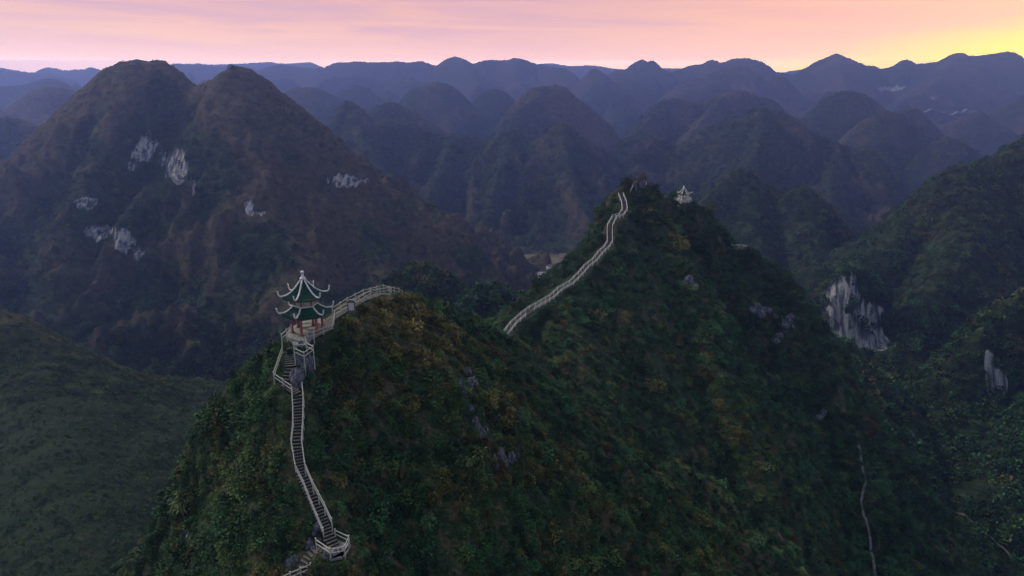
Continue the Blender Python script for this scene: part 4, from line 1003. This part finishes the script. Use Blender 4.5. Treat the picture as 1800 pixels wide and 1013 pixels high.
def path_dist(x, y, path):
    p = np.array(path); bd = np.full(x.shape, 1e9)
    for a, b in zip(p, p[1:]):
        ab = (b-a)[:2]; L = max(ab@ab, 1e-6); t = np.clip(((x-a[0])*ab[0]+(y-a[1])*ab[1])/L, 0, 1)
        bd = np.minimum(bd, np.hypot(x-a[0]-ab[0]*t, y-a[1]-ab[1]*t))
    return bd
def visible(x, y, z, margin):
    el = (z - CZ)/np.hypot(x, y); run = np.maximum.accumulate(el, axis=0)
    return el > run - margin
def scatter(grid, dens, margin):
    x, y, z, ID, dry, rock_ = grid
    vis = visible(x, y, z, margin)[:-1, :-1]
    A = np.stack([x[:-1, :-1], y[:-1, :-1], z[:-1, :-1]], -1); B = np.stack([x[:-1, 1:], y[:-1, 1:], z[:-1, 1:]], -1); C = np.stack([x[1:, :-1], y[1:, :-1], z[1:, :-1]], -1)
    nrm = np.cross(B-A, C-A); area = np.linalg.norm(nrm, axis=-1); nrm /= np.maximum(area, 1e-9)[..., None]
    lam = area*vis*dens[:-1, :-1]; cnt = rng.poisson(lam.ravel()); idx = np.repeat(np.arange(lam.size), cnt)
    i, j = np.unravel_index(idx, lam.shape); u = rng.random(len(i)); v = rng.random(len(i))
    P = A[i, j] + (B-A)[i, j]*u[:, None] + (C-A)[i, j]*v[:, None]
    return P, nrm[i, j]*np.sign(nrm[i, j][:, 2:3]), dry[i, j], rock_[i, j], ID[i, j]
def plant_cover(name, label, P, idx, scl, nrm):
    me = bpy.data.meshes.new(name); me.vertices.add(len(P)); me.vertices.foreach_set('co', P.astype(np.float32).ravel())
    rot = np.zeros((len(P), 3), np.float32); rot[:, 2] = rng.random(len(P))*6.28
    rot[:, 0] = rng.normal(0, .22, len(P)); rot[:, 1] = rng.normal(0, .22, len(P))
    a = me.attributes.new('rot', 'FLOAT_VECTOR', 'POINT'); a.data.foreach_set('vector', rot.ravel())
    a = me.attributes.new('scl', 'FLOAT', 'POINT'); a.data.foreach_set('value', scl.astype(np.float32))
    a = me.attributes.new('pick', 'INT', 'POINT'); a.data.foreach_set('value', idx.astype(np.int32))
    o = bpy.data.objects.new(name, me); COL.objects.link(o); o['kind'] = 'stuff'; o['label'] = label
    ng = bpy.data.node_groups.new('scatter_' + name, 'GeometryNodeTree')
    ng.interface.new_socket('Geometry', in_out='INPUT', socket_type='NodeSocketGeometry'); ng.interface.new_socket('Geometry', in_out='OUTPUT', socket_type='NodeSocketGeometry')
    gi = ng.nodes.new('NodeGroupInput'); go = ng.nodes.new('NodeGroupOutput'); ip = ng.nodes.new('GeometryNodeInstanceOnPoints'); ci = ng.nodes.new('GeometryNodeCollectionInfo')
    ci.inputs['Collection'].default_value = PROTO; ci.inputs['Separate Children'].default_value = True; ci.inputs['Reset Children'].default_value = True
    def na(nm, ty):
        q = ng.nodes.new('GeometryNodeInputNamedAttribute'); q.data_type = ty; q.inputs['Name'].default_value = nm; return q.outputs['Attribute']
    ng.links.new(gi.outputs[0], ip.inputs['Points']); ng.links.new(ci.outputs[0], ip.inputs['Instance']); ip.inputs['Pick Instance'].default_value = True
    ng.links.new(na('pick', 'INT'), ip.inputs['Instance Index']); ng.links.new(na('rot', 'FLOAT_VECTOR'), ip.inputs['Rotation']); ng.links.new(na('scl', 'FLOAT'), ip.inputs['Scale'])
    ng.links.new(ip.outputs[0], go.inputs[0]); md = o.modifiers.new('scatter', 'NODES'); md.node_group = ng
    return o

PATHS = []
def near_plants():
    g = GRIDS['near']; x, y, z, ID, dry, rock_ = g
    d0 = np.hypot(x, y)
    dens = np.where(d0 < 115, 1.3, 0.62)*(0.75+.5*fbm(x, y, 9, 3, seed=21)).clip(.25, 1.4)
    dens = dens*(1 - 0.8*smooth(.35, .6, rock_))
    dens = dens*np.where(ID == 2, .8, 1)
    P, nr, dr_, rk, idd = scatter(g, dens, 0.03)
    X, Y = P[:, 0], P[:, 1]
    keep = np.ones(len(P), bool)
    for path, w in ((low_path_full[4:], .95), (up_path, 1.05), (exit_path, 1.2), ([lower(p) for p in ex_r], .8), (crest_path, 1.0), (far_path, 1.2), (FOOTP, .9)):
        keep &= path_dist(X, Y, path) > w + .25*rng.random(len(P))
    keep &= np.hypot(X-PAG[0], Y-PAG[1]) > 2.9
    keep &= np.hypot(X-PAG2[0], Y-PAG2[1]) > 3.4
    keep &= np.hypot(X-plat_c[0], Y-plat_c[1]) > 1.7
    keep &= np.hypot((X-LOOK[0])/1.8, Y-LOOK[1]) > 2.0
    P, dr_, rk, idd = P[keep], dr_[keep], rk[keep], idd[keep]; X, Y = P[:, 0], P[:, 1]; n = len(P)
    d = np.hypot(X, Y)
    s1 = fbm(X, Y, 7, 3, .55, 31); s2 = fbm(X, Y, 13, 3, .55, 32); s3 = fbm(X, Y, 4, 2, .5, 33); sb = fbm(X, Y, 38, 2, .5, 34)
    u = rng.random(n)
    # deep 0, mid 1, olive 2, rust 3, straw 4
    px, py = project(X, Y, P[:, 2])
    crest = np.exp(-((X-at(700,520,95)[0])/14)**2 - ((Y-92)/16)**2)
    score = s1*.9 + sb*.5 + .8*crest + rng.normal(0, .22, n) + .03 - .14*smooth(100, 150, d) - .12*smooth(60, 130, X)
    k = np.where(score < .07, 0, np.where(score < .42, 1, 2))
    k = np.where((s2 + rng.normal(0, .15, n) > .64) , 3, k)
    k = np.where((s3 + rng.normal(0, .2, n) > .46) & (k != 0), 4, k)
    hill2 = idd == 2
    k = np.where(hill2, np.where(u < .55, 1, np.where(u < .8, 4, 0)), k)
    k = np.where((idd == 5) | (idd == 99) | (idd == 4), np.where(u < .7, 0, 1), k)
    idx = np.where(k == 4, 12 + (rng.random(n)*2).astype(int), k*3 + (rng.random(n)*3).astype(int))
    scl = rng.uniform(.42, .95, n)*(1 + .55*smooth(110, 200, d))
    scl = scl*np.where(rng.random(n) < .10, rng.uniform(1.4, 2.3, n), 1.0)
    scl = np.where(k == 4, scl*1.15, scl); scl = np.where(hill2, np.minimum(scl*.5, .65), scl)
    mind = np.minimum(path_dist(X, Y, low_path_full[4:]), np.minimum(path_dist(X, Y, up_path), path_dist(X, Y, crest_path)))
    mind = np.minimum(mind, path_dist(X, Y, far_path)-.3)
    mind = np.minimum(mind, np.hypot(X-PAG[0], Y-PAG[1])-2.0)
    scl = np.minimum(scl, np.maximum(.28, (mind-.55)*.75))
    big = scl > 1.3; idx = np.where(big & (k < 4), k*3+1, idx)
    P = P - np.array([0, 0, .12])[None]
    print('near plants', n)
    plant_cover('shrubbery', 'dense dark green, olive and rusty shrubs clothing the near ridge', P, idx, scl, None)
def far_plants():
    g = GRIDS['far']; x, y, z, ID, dry, rock_ = g; d0 = np.hypot(x, y)
    dens = np.where(d0 < 480, 1/11, np.where(d0 < 900, 1/34, 1/85))*(d0 < 1750)
    fz = fbm(x, y, 45, 4, .6, 41)
    wood = smooth(.55, .2, dry + .5*fz)
    dens = dens*np.where(ID == 2, 1.6, 1)*(.10 + .9*wood)*(1-.85*smooth(.4, .6, rock_))*(1 - smooth(.1, .5, GRIDS['field']))
    P, nr, dr_, rk, idd = scatter(g, dens, 0.02); n = len(P); d = np.hypot(P[:, 0], P[:, 1])
    u = rng.random(n); sb = fbm(P[:, 0], P[:, 1], 60, 3, .5, 44) + rng.normal(0, .25, n)
    k = np.where(sb < .1, 0, np.where(sb < .5, 1, 2)); idx = 14 + k*2 + (u < .5)
    scl = rng.uniform(1.3, 2.9, n)*(1+.35*smooth(500, 1200, d))*np.where(dr_ > .5, .6, 1)
    scl = np.where(idd == 2, scl*.36, scl)
    P = P - np.array([0, 0, .4])[None]
    print('far plants', n)
    plant_cover('woods', 'dark woods and scrub on the mountains beyond the near ridge', P, idx, scl, None)
near_plants(); far_plants()

# ------------------------------------------------------------------ single trees that stand out
def tree(p, h, w, label, group, lm, seed, conifer=False):
    t = thing('tree', label, 'tree', p, group); rr = random.Random(seed)
    bm = bmesh.new(); tube_bm(bm, [(0,0,-.5),(rr.uniform(-.05,.05)*h,0,h*.35),(rr.uniform(-.08,.08)*h,rr.uniform(-.05,.05)*h,h*.8)], [h*.035,h*.026,h*.01], 7)
    tr = meshobj('trunk', bm_mesh('trunk', bm, M_BARK, True), parent=t)
    for i in range(4):
        a = i*1.7+rr.random(); bm = bmesh.new(); z0_ = h*(.35+.1*i)
        tube_bm(bm, [(0,0,z0_),(math.cos(a)*w*.3,math.sin(a)*w*.3,z0_+h*.12),(math.cos(a)*w*.45,math.sin(a)*w*.45,z0_+h*.2)], [h*.016,h*.011,h*.005], 5)
        meshobj('limb', bm_mesh('limb', bm, M_BARK, True), parent=t)
    bm = bmesh.new()
    for i in range(7 if not conifer else 5):
        a = rr.uniform(0, 6.28); q = rr.uniform(.1,.5)*w*(0 if conifer else 1); zc = h*(.35+.09*i)
        n0 = len(bm.verts); sc_ = rr.uniform(.35,.55)*w*((1-.15*i) if conifer else 1)
        leaf_cloud(bm, 130, sc_, sc_, sc_*.8, .07*h*.8, seed*7+i, droop=.2, shell=.4)
        bm.verts.ensure_lookup_table(); bmesh.ops.translate(bm, vec=(math.cos(a)*q, math.sin(a)*q, zc), verts=bm.verts[n0:])
    meshobj('crown', bm_mesh('crown', bm, lm), parent=t)
tree(hit(1182,356), 4.2, 2.6, 'dark bushy tree immediately left of the small white pavilion', 'single trees on the crests', L_DEEP, 3)
tree(hit(1100,332), 3.4, 3.4, 'low spreading dark tree at the top of the far stairway', 'single trees on the crests', L_DEEP, 4)
tree(hit(1128,325), 3.0, 3.0, 'olive rounded tree between the two short summit railings', 'single trees on the crests', L_OLIVE, 5)
tree(hit(1152,341), 3.0, 2.4, 'slim dark tree standing on the right shoulder of the second summit', 'single trees on the crests', L_DEEP, 6)
tree(hit(1247,385), 4.6, 3.4, 'dark tree breaking the skyline below and right of the small pavilion', 'single trees on the crests', L_MID, 7)
tree(hit(409,128), 6, 5, 'lone tree on the left edge of the right hand brown summit', 'single trees on the brown summits', L_DEEP, 8)
tree(hit(417,125), 4, 4, 'smaller tree just right of the lone tree on the brown summit', 'single trees on the brown summits', L_DEEP, 9)
tree(hit(1633,832), 9, 3, 'dark slim conifer on the lower right slope above the thin track', 'single trees on the lower right slope', L_DEEP, 10, True)
tree(hit(1641,830), 7, 2.6, 'shorter dark conifer beside the slim one on the lower right slope', 'single trees on the lower right slope', L_DEEP, 11, True)
